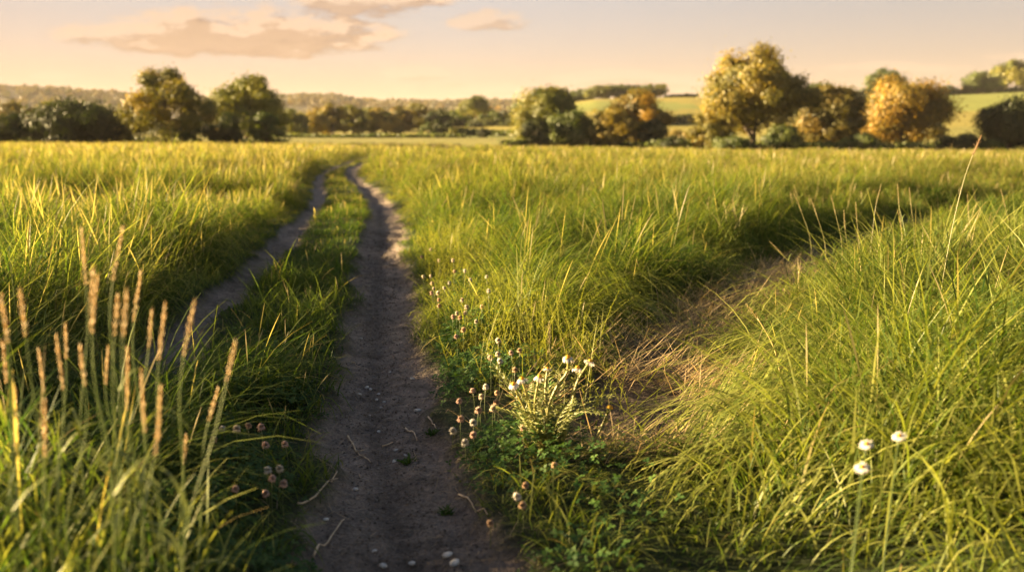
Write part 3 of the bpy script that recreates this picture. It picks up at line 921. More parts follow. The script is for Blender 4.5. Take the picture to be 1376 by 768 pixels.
def daisy_head(parent, loc, nrm, r, droop, seed, petals=True):
    rs = np.random.default_rng(seed)
    nrm = np.array(nrm, float); nrm /= np.linalg.norm(nrm)
    A = np.cross(nrm, [0, 1.0, 0.1]); A /= np.linalg.norm(A); B = np.cross(nrm, A)
    loc = np.array(loc)
    # domed yellow centre, with a green calyx below
    m = MB(); ks = 12; rings = 5; cr = r * (0.40 if petals else 0.5)
    V = []; 
    for i in range(rings):
        f = i / rings; ph = f * PI / 2
        for j in range(ks):
            a = j * 2 * PI / ks
            V.append(loc + (A * math.cos(a) + B * math.sin(a)) * cr * math.cos(ph) * rs.uniform(0.93, 1.07) + nrm * cr * 0.95 * math.sin(ph) * rs.uniform(0.95, 1.05))
    V.append(loc + nrm * cr * 0.95)
    Q = [(i * ks + j, i * ks + (j + 1) % ks, (i + 1) * ks + (j + 1) % ks, (i + 1) * ks + j) for i in range(rings - 1) for j in range(ks)]
    T = [((rings - 1) * ks + j, (rings - 1) * ks + (j + 1) % ks, rings * ks) for j in range(ks)]
    m.add(V, Q, T, (0.62, 0.36, 0.03))
    c = m.build('flower_head', M_PETAL, parent)
    g = MB(); P = np.array([loc - nrm * cr * 0.9, loc - nrm * cr * 0.45, loc + nrm * cr * 0.02]); g.tube(P, [cr * 0.3, cr * 0.85, cr * 1.02], 8, (0.10, 0.13, 0.03))
    g.build('calyx', M_STEM, c)
    if petals:
        p = MB(); npet = 15
        for i in range(npet):
            a = i * 2 * PI / npet + rs.uniform(-0.12, 0.12)
            D = A * math.cos(a) + B * math.sin(a); E = np.cross(nrm, D)
            L = (r - cr * 0.6) * rs.uniform(0.85, 1.08); w = r * 0.13
            dr = droop + rs.uniform(-0.25, 0.25)
            pts = []
            for t in (0, 0.35, 0.7, 0.95, 1.06):
                ww = w * (0.45, 0.9, 1.0, 0.75, 0.25)[(0, 0.35, 0.7, 0.95, 1.06).index(t)]
                q = loc + D * (cr * 0.8 + L * t * math.cos(dr * t)) - nrm * L * t * math.sin(dr * t) * 0.9
                pts += [q - E * ww, q + E * ww]
            p.add(pts, [(2 * k, 2 * k + 1, 2 * k + 3, 2 * k + 2) for k in range(4)], None, np.array([0.80, 0.76, 0.70]) * rs.uniform(0.9, 1.0))
        p.build('petals', M_PETAL, c)
    return c


def at_depth(px, py, y):
    dx, dz = ray(px, py)
    return np.array([dx * y, y, CAMH + dz * y])


def chamomile():
    y0 = 2.95
    base = np.array(hit(738, 655, 0.0)); base[1] = y0; base[0] = at_depth(735, 640, y0)[0]; base[2] = tz(base[0], y0)
    root = empty('chamomile_plant', base, 'tall sunlit chamomile with yellow branching stems and white drooping flowers', 'wildflower')
    def loc(px, py, dy=0.0): return at_depth(px, py, y0 + dy) - base
    SC = (0.26, 0.24, 0.045)
    stems = [  # pixels from base to head, depth offset
        ([(735, 640), (728, 590), (708, 555), (690, 516)], -0.02, True, 0.021, 0.9), ([(735, 640), (722, 585), (712, 545), (701, 509)], 0.03, True, 0.021, 0.8),
        ([(737, 640), (722, 575), (719, 540), (725, 506)], 0.0, True, 0.021, 1.0), ([(737, 640), (736, 570), (733, 525), (736, 495)], 0.06, True, 0.016, 0.5),
        ([(740, 640), (752, 590), (765, 545), (772, 515), (776, 494)], 0.05, True, 0.020, 0.9), ([(738, 640), (735, 560), (748, 520), (762, 500), (763, 480)], -0.03, True, 0.021, 0.7),
        ([(742, 640), (757, 590), (768, 545), (776, 512), (793, 485)], 0.02, True, 0.019, 0.7),
        ([(738, 640), (740, 575), (728, 552), (736, 530), (752, 512)], 0.09, False, 0.014, 0), ([(742, 640), (758, 585), (761, 560), (770, 556)], 0.0, False, 0.013, 0),
        ([(745, 660), (775, 625), (800, 590), (812, 565), (819, 548)], 0.04, False, 0.022, 0), ([(735, 640), (705, 590), (703, 577)], -0.05, False, 0.010, 0)]
    rq = np.random.default_rng(5)
    m = MB()
    for k in range(24):      # low feathery foliage round the foot of the plant
        a = rq.uniform(0, 6.28); D = np.array([math.cos(a), math.sin(a), 0]); Ls = rq.uniform(0.12, 0.27)
        P = curve([(0, 0, 0), D * Ls * 0.35 + np.array([0, 0, Ls * 0.6]), D * Ls * 0.75 + np.array([0, 0, Ls * rq.uniform(0.7, 1.2)])], 12)
        m.tube(P, np.linspace(0.0018, 0.0008, 12), 4, (0.18, 0.20, 0.04))
        for q in range(3, 12):
            for sg in (-1, 1):
                S = np.cross(D, [0, 0, 1.0]) * sg + (P[q] - P[q - 1]) / np.linalg.norm(P[q] - P[q - 1]) * 0.7
                l2 = Ls * 0.22 * (1.3 - q / 12); e = P[q] + S * l2
                m.tube([P[q], (P[q] + e) / 2 + np.array([0, 0, 0.002]), e], [0.0012, 0.0014, 0.0005], 3, (0.22, 0.24, 0.04))
                m.tube([(P[q] + e) / 2, (P[q] + e) / 2 + D * l2 * 0.4 + np.array([0, 0, l2 * .2])], [0.0010, 0.0004], 3, (0.16, 0.20, 0.04))
    m.build('foliage', M_STEM, root)
    for i, (pp, dy, pet, r, dr) in enumerate(stems):
        P = curve([loc(a, b, dy * k / (len(pp) - 1)) for k, (a, b) in enumerate(pp)], 14)
        P[0] = P[0] * 0.2 + np.array([0, 0, -0.005])
        m = MB(); m.tube(P, np.linspace(0.0055, 0.0032, 14), 6, SC)
        rs = np.random.default_rng(i)
        for k in list(range(3, 13)) * 2:     # feathery leaves and small buds on the stem
            if rs.random() < 0.75:
                a = rs.uniform(0, 6.28); D = np.array([math.cos(a), math.sin(a), rs.uniform(0.3, 1.2)]); D /= np.linalg.norm(D)
                L = rs.uniform(0.025, 0.07) * (1.3 - k / 14)
                Q = curve([P[k], P[k] + D * L * 0.5, P[k] + D * L + np.array([0, 0, -0.006])], 6)
                m.tube(Q, np.linspace(0.0022, 0.0008, 6), 4, (0.24, 0.23, 0.04))
                for q in range(1, 6):
                    for sg in (-1, 1):
                        s = np.cross(D, [0, 0, 1.0]) * sg; s = s / (np.linalg.norm(s) + 1e-6) + D * 0.8
                        e = Q[q] + s * L * 0.20
                        m.tube([Q[q], (Q[q] + e) / 2, e], [0.0013, 0.0011, 0.0005], 3, (0.20, 0.22, 0.04))
        m.build('stem', M_STEM, root)
        nrm = P[-1] - P[-3]; nrm = nrm / np.linalg.norm(nrm) + np.array([0, -0.25, 0.6])
        daisy_head(root, P[-1], nrm, r, dr, 60 + i, pet)


chamomile()


def daisy(px, py, h, r, label, base_off=(0.0, 0.05)):
    x, y, z = hit(px, py, h)
    bx, by = x + base_off[0], y + base_off[1]; zg = tz(bx, by)
    root = empty('daisy', (bx, by, zg), label, 'daisy', 'daisies in the right foreground grass')
    top = np.array([x - bx, y - by, z - zg])
    P = curve([(0, 0, 0), (0.01, 0, top[2] * 0.5), top], 10)
    m = MB(); m.tube(P, 0.0013, 6, (0.08, 0.12, 0.03)); m.build('stem', M_STEM, root)
    daisy_head(root, top, (-0.35, -0.35, 0.9), r, 0.25, int(px), True)


daisy(1208, 585, 0.38, 0.0138, 'white daisy highest of the three in the right foreground grass')
daisy(1164, 596, 0.37, 0.0138, 'white daisy on the left, above the lowest of three in right foreground grass')
daisy(1158, 627, 0.36, 0.0138, 'white daisy lowest and nearest of three in the right foreground grass')


# ------------------------------------------------------------------ seeding grass stalks that stand out singly
def stalk(px_base, tip, y, sway, label, group, head_len=0.13, hr=0.0055, width=0.0018, cs=None, ch=None, yb=None):
    """one stalk: stem, seed head; tip given in photo pixels at depth y"""
    yb = yb or y
    t = at_depth(tip[0], tip[1], y)
    bx = at_depth(px_base, 600, yb)[0]
    b = np.array([bx, yb, tz(bx, yb)])
    root = empty('grass_stalk', b, label, 'grass stalk', group)
    P = curve([(0, 0, 0), (t - b) * np.array([0.25, 0.25, 0.5]) + np.array([sway * 0.01, 0, 0]), (t - b) * np.array([0.62, 0.62, 0.8]), t - b], 22)
    seg = np.linalg.norm(np.diff(P, axis=0), axis=1); cum = np.concatenate([[0], np.cumsum(seg)])
    L = cum[-1]; s0 = L - head_len
    cs = cs or (0.20, 0.21, 0.05); ch = ch or (0.74, 0.60, 0.34)
    k = np.searchsorted(cum, s0) + 1
    m = MB(); m.tube(P[:k + 1], np.linspace(width * 1.3, width * 0.8, k + 1), 5, cs)
    # a flag leaf or two
    rs = np.random.default_rng(int(tip[0] * 7 + tip[1]))
    for q in range(2):
        i = rs.integers(4, 11); a = rs.uniform(0, 6.28)
        D = np.array([math.cos(a), math.sin(a), 0.0]); S = np.array([-math.sin(a), math.cos(a), 0]); Lf = rs.uniform(0.08, 0.2)
        pts = []
        for f in np.linspace(0, 1, 6):
            c = P[i] + D * Lf * f * 0.8 + np.array([0, 0, Lf * (1.1 * f - 1.0 * f * f)]); w = 0.003 * (1.05 - f) + 0.0002
            pts += [c - S * w, c + S * w]
        m.add(pts, [(2 * z, 2 * z + 1, 2 * z + 3, 2 * z + 2) for z in range(5)], None, (0.16, 0.19, 0.04))
    m.build('stem', M_STEM, root)
    # spikelets packed round the axis
    g = MB(); n = int(head_len / 0.0021)
    axis = np.array([np.interp(np.linspace(s0, L, 12), cum, P[:, c]) for c in range(3)]).T
    g.tube(axis, np.linspace(hr * 0.5, hr * 0.25, 12), 5, np.array(ch) * 0.8)
    for i in range(n):
        s = s0 + head_len * (i + rs.random()) / n
        c = np.array([np.interp(s, cum, P[:, q]) for q in range(3)]); c2 = np.array([np.interp(min(s + 0.01, L), cum, P[:, q]) for q in range(3)])
        T = c2 - c; T = T / (np.linalg.norm(T) + 1e-9) if np.linalg.norm(T) > 1e-6 else np.array([0, 0, 1.0])
        f = (s - s0) / head_len; rad = hr * (0.55 + 0.9 * math.sin(PI * min(1, f * 0.80 + 0.19)) ** 0.9) * rs.uniform(0.5, 1.5)
        a = i * 2.4; A = np.cross(T, [0, 1.0, 0.2]); A /= np.linalg.norm(A); B = np.cross(T, A)
        D = A * math.cos(a) + B * math.sin(a); S = np.cross(T, D)
        o = c + D * rad * 0.3; tipv = c + D * rad * 1.5 + T * rs.uniform(0.006, 0.014); w = 0.0012
        mid = c + D * rad * 0.8 + T * 0.004
        g.add([o, mid + S * w, tipv, mid - S * w, mid + D * w], None, [(0, 1, 4), (1, 2, 4), (2, 3, 4), (3, 0, 4), (0, 3, 2), (0, 2, 1)], np.array(ch) * rs.uniform(0.75, 1.15))
    g.build('seed_head', M_DRY, root, smooth=False)
    return root


left_tips = [(2, 398, 30), (27, 391, 60), (4, 462, 20), (76, 455, 95), (88, 437, 85), (110, 312, 128), (125, 361, 120), (131, 373, 110), (165, 306, 118),
             (158, 400, 135), (170, 394, 150), (189, 367, 160), (171, 468, 165), (204, 419, 168), (222, 410, 190), (261, 407, 205), (216, 520, 180),
             (316, 460, 240), (293, 522, 236), (52, 470, 70), (145, 470, 140), (108, 470, 120), (190, 500, 200), (60, 540, 45), (20, 520, 15), (250, 585, 230)]
left_tips.sort(key=lambda t: t[0])
for i, (tx, ty, bx) in enumerate(left_tips):
    d = 1.45 + 0.35 * ((i * 7) % 5) / 4
    stalk(bx, (tx, ty), d, random.uniform(-5, 5), f'tall blurred tan seeding grass stalk, {ORD[i + 1]} from the left in the left foreground clump',
          'seeding grass stalks in the left foreground', head_len=random.uniform(0.06, 0.12), hr=random.uniform(0.0011, 0.0018), width=0.0012, cs=(0.13, 0.18, 0.035))

right_tips = [(1035, 325, 1062, 6.0, 'arching'), (1068, 262, 1082, 6.2, 'upright'), (1090, 268, 1100, 6.0, 'thin'), (1117, 264, 1120, 6.0, 'thin'),
              (1134, 283, 1125, 5.8, 'short'), (1150, 272, 1140, 5.8, 'thin'), (1184, 248, 1150, 5.7, 'slanting'), (1206, 248, 1195, 5.9, 'upright'),
              (1222, 253, 1212, 5.9, 'upright'), (1318, 183, 1245, 4.6, 'tallest, tan-headed'), (1300, 262, 1285, 6.0, 'short'), (1345, 255, 1340, 6.0, 'short')]
for i, (tx, ty, bx, d, w) in enumerate(right_tips):
    big = ty < 200
    stalk(bx, (tx, ty), d, 1, f'{w} wild grass stalk above the right grass bank, {ORD[i + 1]} from the left', 'single grass stalks on the right bank',
          head_len=0.09 if big else 0.12, hr=0.006 if big else 0.0024, width=0.0014, cs=(0.26, 0.24, 0.09), ch=(0.42, 0.27, 0.13) if big else (0.36, 0.30, 0.12))
stalk(1052, (1004, 410), 3.6, 0, 'broad pale straw-coloured stalk leaning left over the trampled path edge', None, head_len=0.08, hr=0.004, width=0.0035, cs=(0.4, 0.33, 0.12), ch=(0.42, 0.33, 0.12))
stalk(738, (738, 432), 3.9, 0, 'slim upright grass stalk with narrow seed head behind the chamomile', None, head_len=0.09, hr=0.006, width=0.0018, ch=(0.36, 0.30, 0.12))
for i, (bx, tx, ty) in enumerate([(175, 232, 395), (205, 255, 470)]):
    pass


# ------------------------------------------------------------------ twigs and pebbles on the track
TW = [([(468, 585), (477, 601), (481, 608), (498, 620)], 'forked pale twig lying in the middle of the right wheel track'),
      ([(514, 599), (528, 593)], 'short straight pale twig beside the forked twig on the track'),
      ([(575, 560), (580, 567), (586, 575)], 'short bent twig near the clover verge on the track'),
      ([(599, 518), (585, 530), (568, 541)], 'slanting straw stem at the right edge of the track'),
      ([(616, 664), (634, 675), (655, 690)], 'brown twig at the foot of the right verge'),
      ([(400, 676), (429, 661), (446, 645), (453, 633)], 'long curved twig reaching in from the left grass edge'),
      ([(421, 747), (440, 728), (462, 697)], 'blurred brown twig lowest on the track'),
      ([(472, 486), (478, 489), (484, 493)], 'tiny twig on the far sunlit part of the track'),
      ([(575, 385), (560, 402), (547, 408)], 'dry stem fallen across the right track edge under the clovers'),
      ([(545, 575), (556, 580), (560, 592)], 'small crooked twig right of the track middle')]
for pts, lab in TW:
    w = [np.array(hit(a, b, 0.006)) for a, b in pts]
    root = w[0].copy(); P = curve([q - root for q in w], 3 * len(w)) if len(w) > 2 else np.array([w[0] - root, (w[0] + w[1]) / 2 - root, w[1] - root])
    P = P + rng.normal(0, 0.0012, P.shape); P[:, 2] = [tz(q[0] + root[0], q[1] + root[1]) + 0.006 - root[2] for q in P]
    m = MB(); m.tube(P, np.linspace(0.0035, 0.0018, len(P)), 6)
    if len(w) > 3:
        k = len(P) // 2; e = P[k] + np.array([0.03, -0.015, 0.012]); m.tube([P[k], (P[k] + e) / 2, e], [0.0024, 0.002, 0.001], 5)
    o = m.build('twig', M_TWIG); o.location = root
    tag(o, lab, 'twig', 'twigs on the track')

PB = [(601, 746, 13), (611, 757, 15), (554, 757, 10), (515, 760, 10), (503, 740, 7), (532, 605, 6), (561, 552, 9), (509, 530, 6), (506, 537, 5), (493, 521, 7),
      (483, 530, 6), (509, 580, 6), (478, 657, 7), (530, 620, 7), (485, 455, 5), (554, 509, 7), (438, 698, 8), (512, 548, 5), (498, 523, 5), (516, 540, 4), (545, 612, 5), (524, 500, 4), (497, 558, 4)]
PB.sort(key=lambda t: -t[1])
for i, (px, py, s) in enumerate(PB):
    x, y, z = hit(px, py, 0.0)
    r = s / F_PX * y * 0.5
    rs = np.random.default_rng(300 + i)
    m = MB(); ks = 9; V = []
    for a in range(1, 6):
        ph = a * PI / 6
        for b in range(ks):
            th = b * 2 * PI / ks; q = rs.uniform(0.85, 1.12)
            V.append((r * q * math.sin(ph) * math.cos(th) * 1.25, r * q * math.sin(ph) * math.sin(th) * 0.9, r * 0.6 * math.cos(ph)))
    V += [(0, 0, r * 0.58), (0, 0, -r * 0.58)]
    Q = [(k * ks + b, (k + 1) * ks + b, (k + 1) * ks + (b + 1) % ks, k * ks + (b + 1) % ks) for k in range(4) for b in range(ks)]
    T = [(45, b, (b + 1) % ks) for b in range(ks)] + [(46, 36 + (b + 1) % ks, 36 + b) for b in range(ks)]
    m.add(V, Q, T)
    o = m.build('pebble', M_STONE); o.location = (x, y, z + r * 0.25); o.rotation_euler = (rs.uniform(-.3, .3), rs.uniform(-.3, .3), rs.uniform(0, 6))
    tag(o, f'pale pebble lying on the right wheel track, {ORD[i + 1]} nearest to the camera', 'pebble', 'pebbles on the right wheel track')

# small green seedlings in the track
for i, (px, py, lab) in enumerate([(547, 622, 'small green weed in the middle of the track'), (600, 690, 'flat green weed patch near the camera on the track'),
                                   (580, 583, 'low green sprout close to the clover verge on the track')]):
    x, y, z = hit(px, py, 0); nb = 60; P = np.stack([x + rng.normal(0, 0.009, nb), y + rng.normal(0, 0.009, nb), np.full(nb, z)], 1)
    P[:, 2] = terrain(P[:, 0], P[:, 1])
    c = np.tile(C_GREEN, (nb, 1)) * rng.uniform(0.6, 1.1, (nb, 1))
    o = blades('seedling', P, rng.uniform(0.01, 0.035, nb), rng.uniform(0.004, 0.008, nb), rng.uniform(0, 6.28, nb), rng.uniform(0.5, 1.2, nb), rng.uniform(0, 0.6, nb), c, c, 4)
    tag(o, lab, 'weed', 'weeds on the track')


# ------------------------------------------------------------------ trees
PAL = {'gold': ((0.36, 0.245, 0.03), (0.21, 0.175, 0.025), (0.085, 0.095, 0.02)),
       'ygreen': ((0.28, 0.24, 0.03), (0.15, 0.16, 0.025), (0.065, 0.085, 0.018)),
       'green': ((0.13, 0.15, 0.03), (0.08, 0.11, 0.02), (0.05, 0.075, 0.016)),
       'dark': ((0.065, 0.075, 0.020), (0.04, 0.055, 0.014), (0.028, 0.040, 0.010)),
       'orange': ((0.42, 0.235, 0.025), (0.26, 0.18, 0.025), (0.10, 0.10, 0.02)),
       'rust': ((0.26, 0.165, 0.03), (0.15, 0.125, 0.025), (0.07, 0.072, 0.018))}


def tree(name, px, wpx, top, D, pal, label, cat='tree', group=None, seed=0, base=None, bare=0.18, nl=7000, airy=0.0, leaf=None, peak=0.0):
    rs = np.random.default_rng(seed * 13 + int(px))
    tx = ray(px, 180)[0]; x, y = tx * D, D
    zg = tz(x, y)
    H = CAMH + D * ray(px, top)[1] - zg
    W = wpx / F_PX * D * 1.04
    nc0 = int(np.clip(nl / 80, 24, 120)); nl = int(nl * (5.6 if leaf else 3.4)); W = W * (1.0 if leaf else 1.14)
    root = empty(name, (x, y, zg), label, cat, group)
    tm = MB()
    r0 = H * 0.024 + 0.05
    hb = H * bare
    # trunk with a slight wander
    tp = np.array([(rs.normal(0, 0.012) * H * f * 2, rs.normal(0, 0.012) * H * f * 2, H * 0.82 * f - 0.3 * (f == 0)) for f in np.linspace(0, 1, 9)])
    tm.tube(tp, r0 * np.linspace(1.25, 0.2, 9), 8)
    cz = hb + (H - hb) * 0.5; rz = (H - hb) * 0.5; rxy = W * 0.5
    # clump centres through the crown volume, with a lobed outline
    nc = nc0
    clumps = []
    # the crown is made of several sub-crowns carried by the main limbs
    nsub = int(7 + 4 * (W / max(H, 1e-3)) + (3 if leaf else 0)); subs = []
    for k in range(nsub):
        u = -0.85 + 1.72 * (k + rs.uniform(0.2, 0.8)) / nsub; az = k * 2.4 + rs.uniform(-0.7, 0.7)
        en = math.sqrt(max(0.03, 1 - u ** 2.2)) if u > 0 else 1 - 0.2 * u * u
        if peak: en *= 1 - peak * max(0, u)
        rs_ = (0.40 - 0.10 * max(0, u)) * rs.uniform(0.8, 1.15)
        q = rxy * max(0, en - rs_ * 0.9) * rs.uniform(0.72, 0.98)
        subs.append((np.array([q * math.cos(az), q * math.sin(az), cz + u * rz * 0.80]), rs_ * rxy, rs_ * rz * 1.05))
    while len(clumps) < nc:
        c0, ra, rb = subs[rs.integers(0, nsub)]
        d = rs.normal(0, 1, 3); d /= np.linalg.norm(d); d[2] = abs(d[2]) * 0.9 - 0.25 if rs.random() < 0.7 else d[2]
        q = rs.uniform(0.3, 1.0) ** 0.6
        p = c0 + d * q * np.array([ra, ra, rb]); p[2] = min(max(p[2], hb * 0.8), H * 0.97)
        clumps.append(p)
    clumps = np.array(clumps)
    # limbs reach the clumps
    for i in range(0, nc, 3 if nl > 5000 else 5):
        e = clumps[i]; k = np.clip(e[2] * 0.55 - 0.1 * H * rs.random(), hb * 0.5, H * 0.75)
        s = np.array([np.interp(k, tp[:, 2], tp[:, 0]), np.interp(k, tp[:, 2], tp[:, 1]), k])
        mid = s * 0.45 + e * 0.55 + np.array([0, 0, 0.05 * H])
        tm.tube(curve([s, mid, e], 6), np.linspace(r0 * 0.38, r0 * 0.07, 6), 5)
    tm.build('trunk', M_BARK, root)
    # leaves
    per = nl // nc
    cr = (W * 0.11 + H * 0.035) * (1.0 - 0.25 * airy)
    c = np.repeat(clumps, per, 0); n = len(c)
    sz = np.repeat(rs.uniform(0.5, 1.35, nc), per)
    off = rs.normal(0, 1, (n, 3)); off /= np.linalg.norm(off, axis=1)[:, None]
    off *= (rs.random(n) ** 0.6 * cr * sz * 1.12 * (1 + 0.35 * np.abs(rs.normal(0, 1, n)) * (rs.random(n) < 0.25)))[:, None]; off[:, 2] *= 0.75
    pos = c + off
    lv = (leaf or 0.03 * (W + H) / 2 ** 1 * (7000 / nl) ** 0.35) * 1.05
    s = lv * rs.uniform(0.6, 1.4, n)
    outw = pos - np.array([0, 0, cz]); outw /= np.linalg.norm(outw, axis=1)[:, None] + 1e-6
    on = off / (np.linalg.norm(off, axis=1)[:, None] + 1e-6)
    nr = on * 0.9 + outw * 0.5 + rs.normal(0, 0.42, (n, 3)); nr /= np.linalg.norm(nr, axis=1)[:, None]
    a = np.cross(nr, rs.normal(0, 1, (n, 3))); a /= np.linalg.norm(a, axis=1)[:, None]
    b = np.cross(nr, a)
    V = np.stack([pos - a * s[:, None], pos + b * s[:, None] * 0.6, pos + a * s[:, None], pos - b * s[:, None] * 0.6], 1)
    V[..., 2] = np.maximum(V[..., 2], 0.05)
    p0, p1, p2 = [np.array(q) for q in PAL[pal]]
    tone = np.clip(np.repeat(rs.uniform(0.1, 0.9, nc), per) + rs.normal(0, 0.09, n), 0, 1)[:, None]
    tone = tone * 0.95; p0 = p0 * np.array([0.78, 0.80, 0.62]); p1 = p1 * np.array([0.76, 0.78, 0.65]); p2 = p2 * 0.75
    cc = np.where(tone > 0.5, p1 + (p0 - p1) * (tone - 0.5) * 2, p2 + (p1 - p2) * tone * 2)
    mesh_np('crown', V.reshape(-1, 3), np.arange(n * 4).reshape(-1, 4), M_LEAF, np.repeat(cc, 4, 0), root)
    return root


T = tree
# left group at the field edge
T('broadleaf_tree', 222, 138, 88, 101, 'gold', 'tall airy golden tree, larger of the two left trees', seed=1, nl=3500, airy=1.0, bare=0.10, leaf=0.148, group='tall trees at the field edge')
T('broadleaf_tree', 331, 112, 99, 121, 'ygreen', 'rounded green and gold tree right of the airy golden tree', seed=2, nl=6000, airy=0.8, bare=0.06, leaf=0.148, group='tall trees at the field edge')
T('bush', 100, 116, 139, 106, 'dark', 'big dark green bush left of the airy golden tree', 'bush', seed=3, nl=8000, bare=0.02)
T('bush', 14, 66, 154, 106, 'dark', 'dark bush cut by the left edge of the photo', 'bush', seed=4, nl=5000, bare=0.02)
T('bush', 160, 40, 146, 108, 'gold', 'small golden bush between the dark bush and the airy tree', 'bush', seed=5, nl=3000, bare=0.02)
T('bush', 302, 48, 152, 109, 'dark', 'dark low bush between the two tall left trees', 'bush', seed=6, nl=3500, bare=0.02)
T('bush', 358, 40, 150, 110, 'green', 'green bush at the right foot of the second left tree', 'bush', seed=61, nl=3000, bare=0.02)
T('bush', 248, 44, 158, 109, 'green', 'low green bush under the airy golden tree', 'bush', seed=62, nl=3000, bare=0.02)
T('broadleaf_tree', 25, 70, 137, 190, 'rust', 'brownish tree behind the leftmost dark bush', seed=7, nl=3500, bare=0.05, group='trees behind the left group')
T('broadleaf_tree', 78, 50, 133, 190, 'ygreen', 'yellow-green tree peeping over the big dark bush', seed=8, nl=3000, bare=0.05, group='trees behind the left group')
T('broadleaf_tree', 132, 46, 141, 190, 'green', 'green tree behind the gap beside the golden bush', seed=9, nl=3000, bare=0.05, group='trees behind the left group')
# middle row beyond the field
G = 'trees in the row across the middle'
ROW = [(388, 40, 145, 'ygreen', 'green tree at the left end of the middle row'), (403, 24, 152, 'green', 'small green tree second in the middle row'),
       (422, 42, 148, 'gold', 'yellow-green round tree third in the middle row'), (447, 36, 136, 'gold', 'brightest yellow tree, tallest at left of middle row'),
       (474, 40, 142, 'ygreen', 'olive-green tree right of the brightest yellow tree'), (497, 36, 141, 'ygreen', 'olive tree midway along the row, left of the golden-brown one'),
       (517, 38, 144, 'gold', 'golden-brown tree in the middle row, right of the olive one'), (538, 32, 142, 'rust', 'brown tree in the middle row, beside the golden-brown one'),
       (563, 50, 139, 'gold', 'large golden domed tree at right of the middle row'), (590, 36, 147, 'dark', 'dark tree behind the domed tree of the middle row')]
for i, (px, w, top, pal, lab) in enumerate(ROW):
    T('broadleaf_tree', px, w, top, 222 + (i % 3) * 8, pal, lab, group=G, seed=20 + i, nl=3200, bare=0.04)
BACK = [(378, 34, 152, 'dark'), (411, 34, 154, 'green'), (436, 34, 150, 'green'), (462, 32, 150, 'dark'), (487, 34, 148, 'green'), (528, 34, 149, 'green'),
        (550, 34, 149, 'dark'), (603, 36, 150, 'green'), (617, 34, 152, 'ygreen'), (664, 34, 150, 'green'), (686, 36, 148, 'dark')]
for i, (px, w, top, pal) in enumerate(BACK):
    T('broadleaf_tree', px, w, top, 262 + (i % 3) * 7, pal, f'lower tree standing behind the middle row, {ORD[i + 1]} from the left in the back line', group='back line of trees across the middle', seed=120 + i, nl=1800, bare=0.02)
T('bush', 577, 26, 164, 205, 'green', 'low green bush in front of the domed tree', 'bush', seed=31, nl=1500, bare=0.02)
T('bush', 594, 24, 161, 205, 'dark', 'low dark bush right of the domed tree', 'bush', seed=32, nl=1500, bare=0.02)
T('bush', 607, 16, 170, 200, 'ygreen', 'smallest yellowish bush at the right end of the middle row', 'bush', seed=33, nl=1000, bare=0.02)
T('bush', 649, 17, 171, 190, 'dark', 'single dark conical bush alone in the far green field', 'bush', seed=34, nl=1500, bare=0.02, peak=0.5)
T('broadleaf_tree', 640, 42, 130, 300, 'ygreen', 'tall round tree standing alone above the middle hedges', seed=35, nl=3500, bare=0.05)
T('broadleaf_tree', 628, 26, 141, 305, 'green', 'small green tree at the left of the lone round tree', seed=36, nl=1500, bare=0.05)
# trees right of the middle
T('broadleaf_tree', 733, 88, 115, 128, 'ygreen', 'yellow-green lobed tree left of the orange-topped tree', seed=41, nl=8000, bare=0.05, leaf=0.148, group='tall trees at the field edge')
T('bush', 718, 42, 158, 118, 'dark', 'dark round bush at the foot of the lobed tree', 'bush', seed=42, nl=3500, bare=0.02)
T('broadleaf_tree', 771, 62, 148, 120, 'green', 'squat green tree between lobed tree and orange-topped tree', seed=43, nl=5000, bare=0.03)
T('broadleaf_tree', 857, 82, 120, 125, 'orange', 'orange-topped rounded tree in the middle right', seed=44, nl=7500, bare=0.03, leaf=0.148, peak=0.35, group='tall trees at the field edge')
T('bush', 820, 54, 144, 118, 'gold', 'golden bush leaning on the left of the orange-topped tree', 'bush', seed=45, nl=4500, bare=0.02)
T('bush', 878, 40, 160, 118, 'dark', 'dark bush at the right foot of the orange-topped tree', 'bush', seed=46, nl=3000, bare=0.02)
T('bush', 926, 50, 172, 112, 'rust', 'low reddish bush left of the biggest tree', 'bush', seed=47, nl=3500, bare=0.02)
T('broadleaf_tree', 1012, 160, 63, 105, 'gold', 'biggest broad golden-green tree with dark trunk, right of centre', seed=48, nl=10500, bare=0.09, airy=0.8, peak=0.32, leaf=0.148, group='tall trees at the field edge')
T('bush', 953, 50, 150, 103, 'gold', 'golden bush at the left foot of the biggest tree', 'bush', seed=49, nl=3500, bare=0.02)
T('bush', 1050, 60, 168, 100, 'green', 'green bush at the right foot of the biggest tree', 'bush', seed=50, nl=3500, bare=0.02)
T('broadleaf_tree', 1111, 92, 111, 117, 'rust', 'brown and dark green tree between the biggest tree and the orange bush', seed=51, nl=8500, bare=0.03, leaf=0.148, group='tall trees at the field edge')
T('broadleaf_tree', 1212, 126, 107, 126, 'orange', 'wide bright orange-gold bushy tree on the right', seed=52, nl=11000, bare=0.02, leaf=0.148, group='tall trees at the field edge')
T('broadleaf_tree', 1357, 84, 134, 100, 'dark', 'very dark tree cut by the right edge of the photo', seed=53, nl=7000, bare=0.02)
T('bush', 1290, 60, 184, 99, 'dark', 'low dark bush between orange tree and right edge tree', 'bush', seed=54, nl=2500, bare=0.0)
T('bush', 985, 60, 186, 99, 'green', 'low green bush left of the biggest trunk', 'bush', seed=55, nl=2500, bare=0.0)
T('bush', 1160, 50, 180, 99, 'green', 'low green bush at the left foot of the orange-gold tree', 'bush', seed=56, nl=2500, bare=0.0)
T('bush', 905, 40, 184, 104, 'dark', 'small dark bush left of the reddish bush', 'bush', seed=57, nl=1800, bare=0.0)
T('bush', 1335, 40, 190, 98, 'green', 'low green bush under the right edge tree', 'bush', seed=58, nl=1500, bare=0.0)
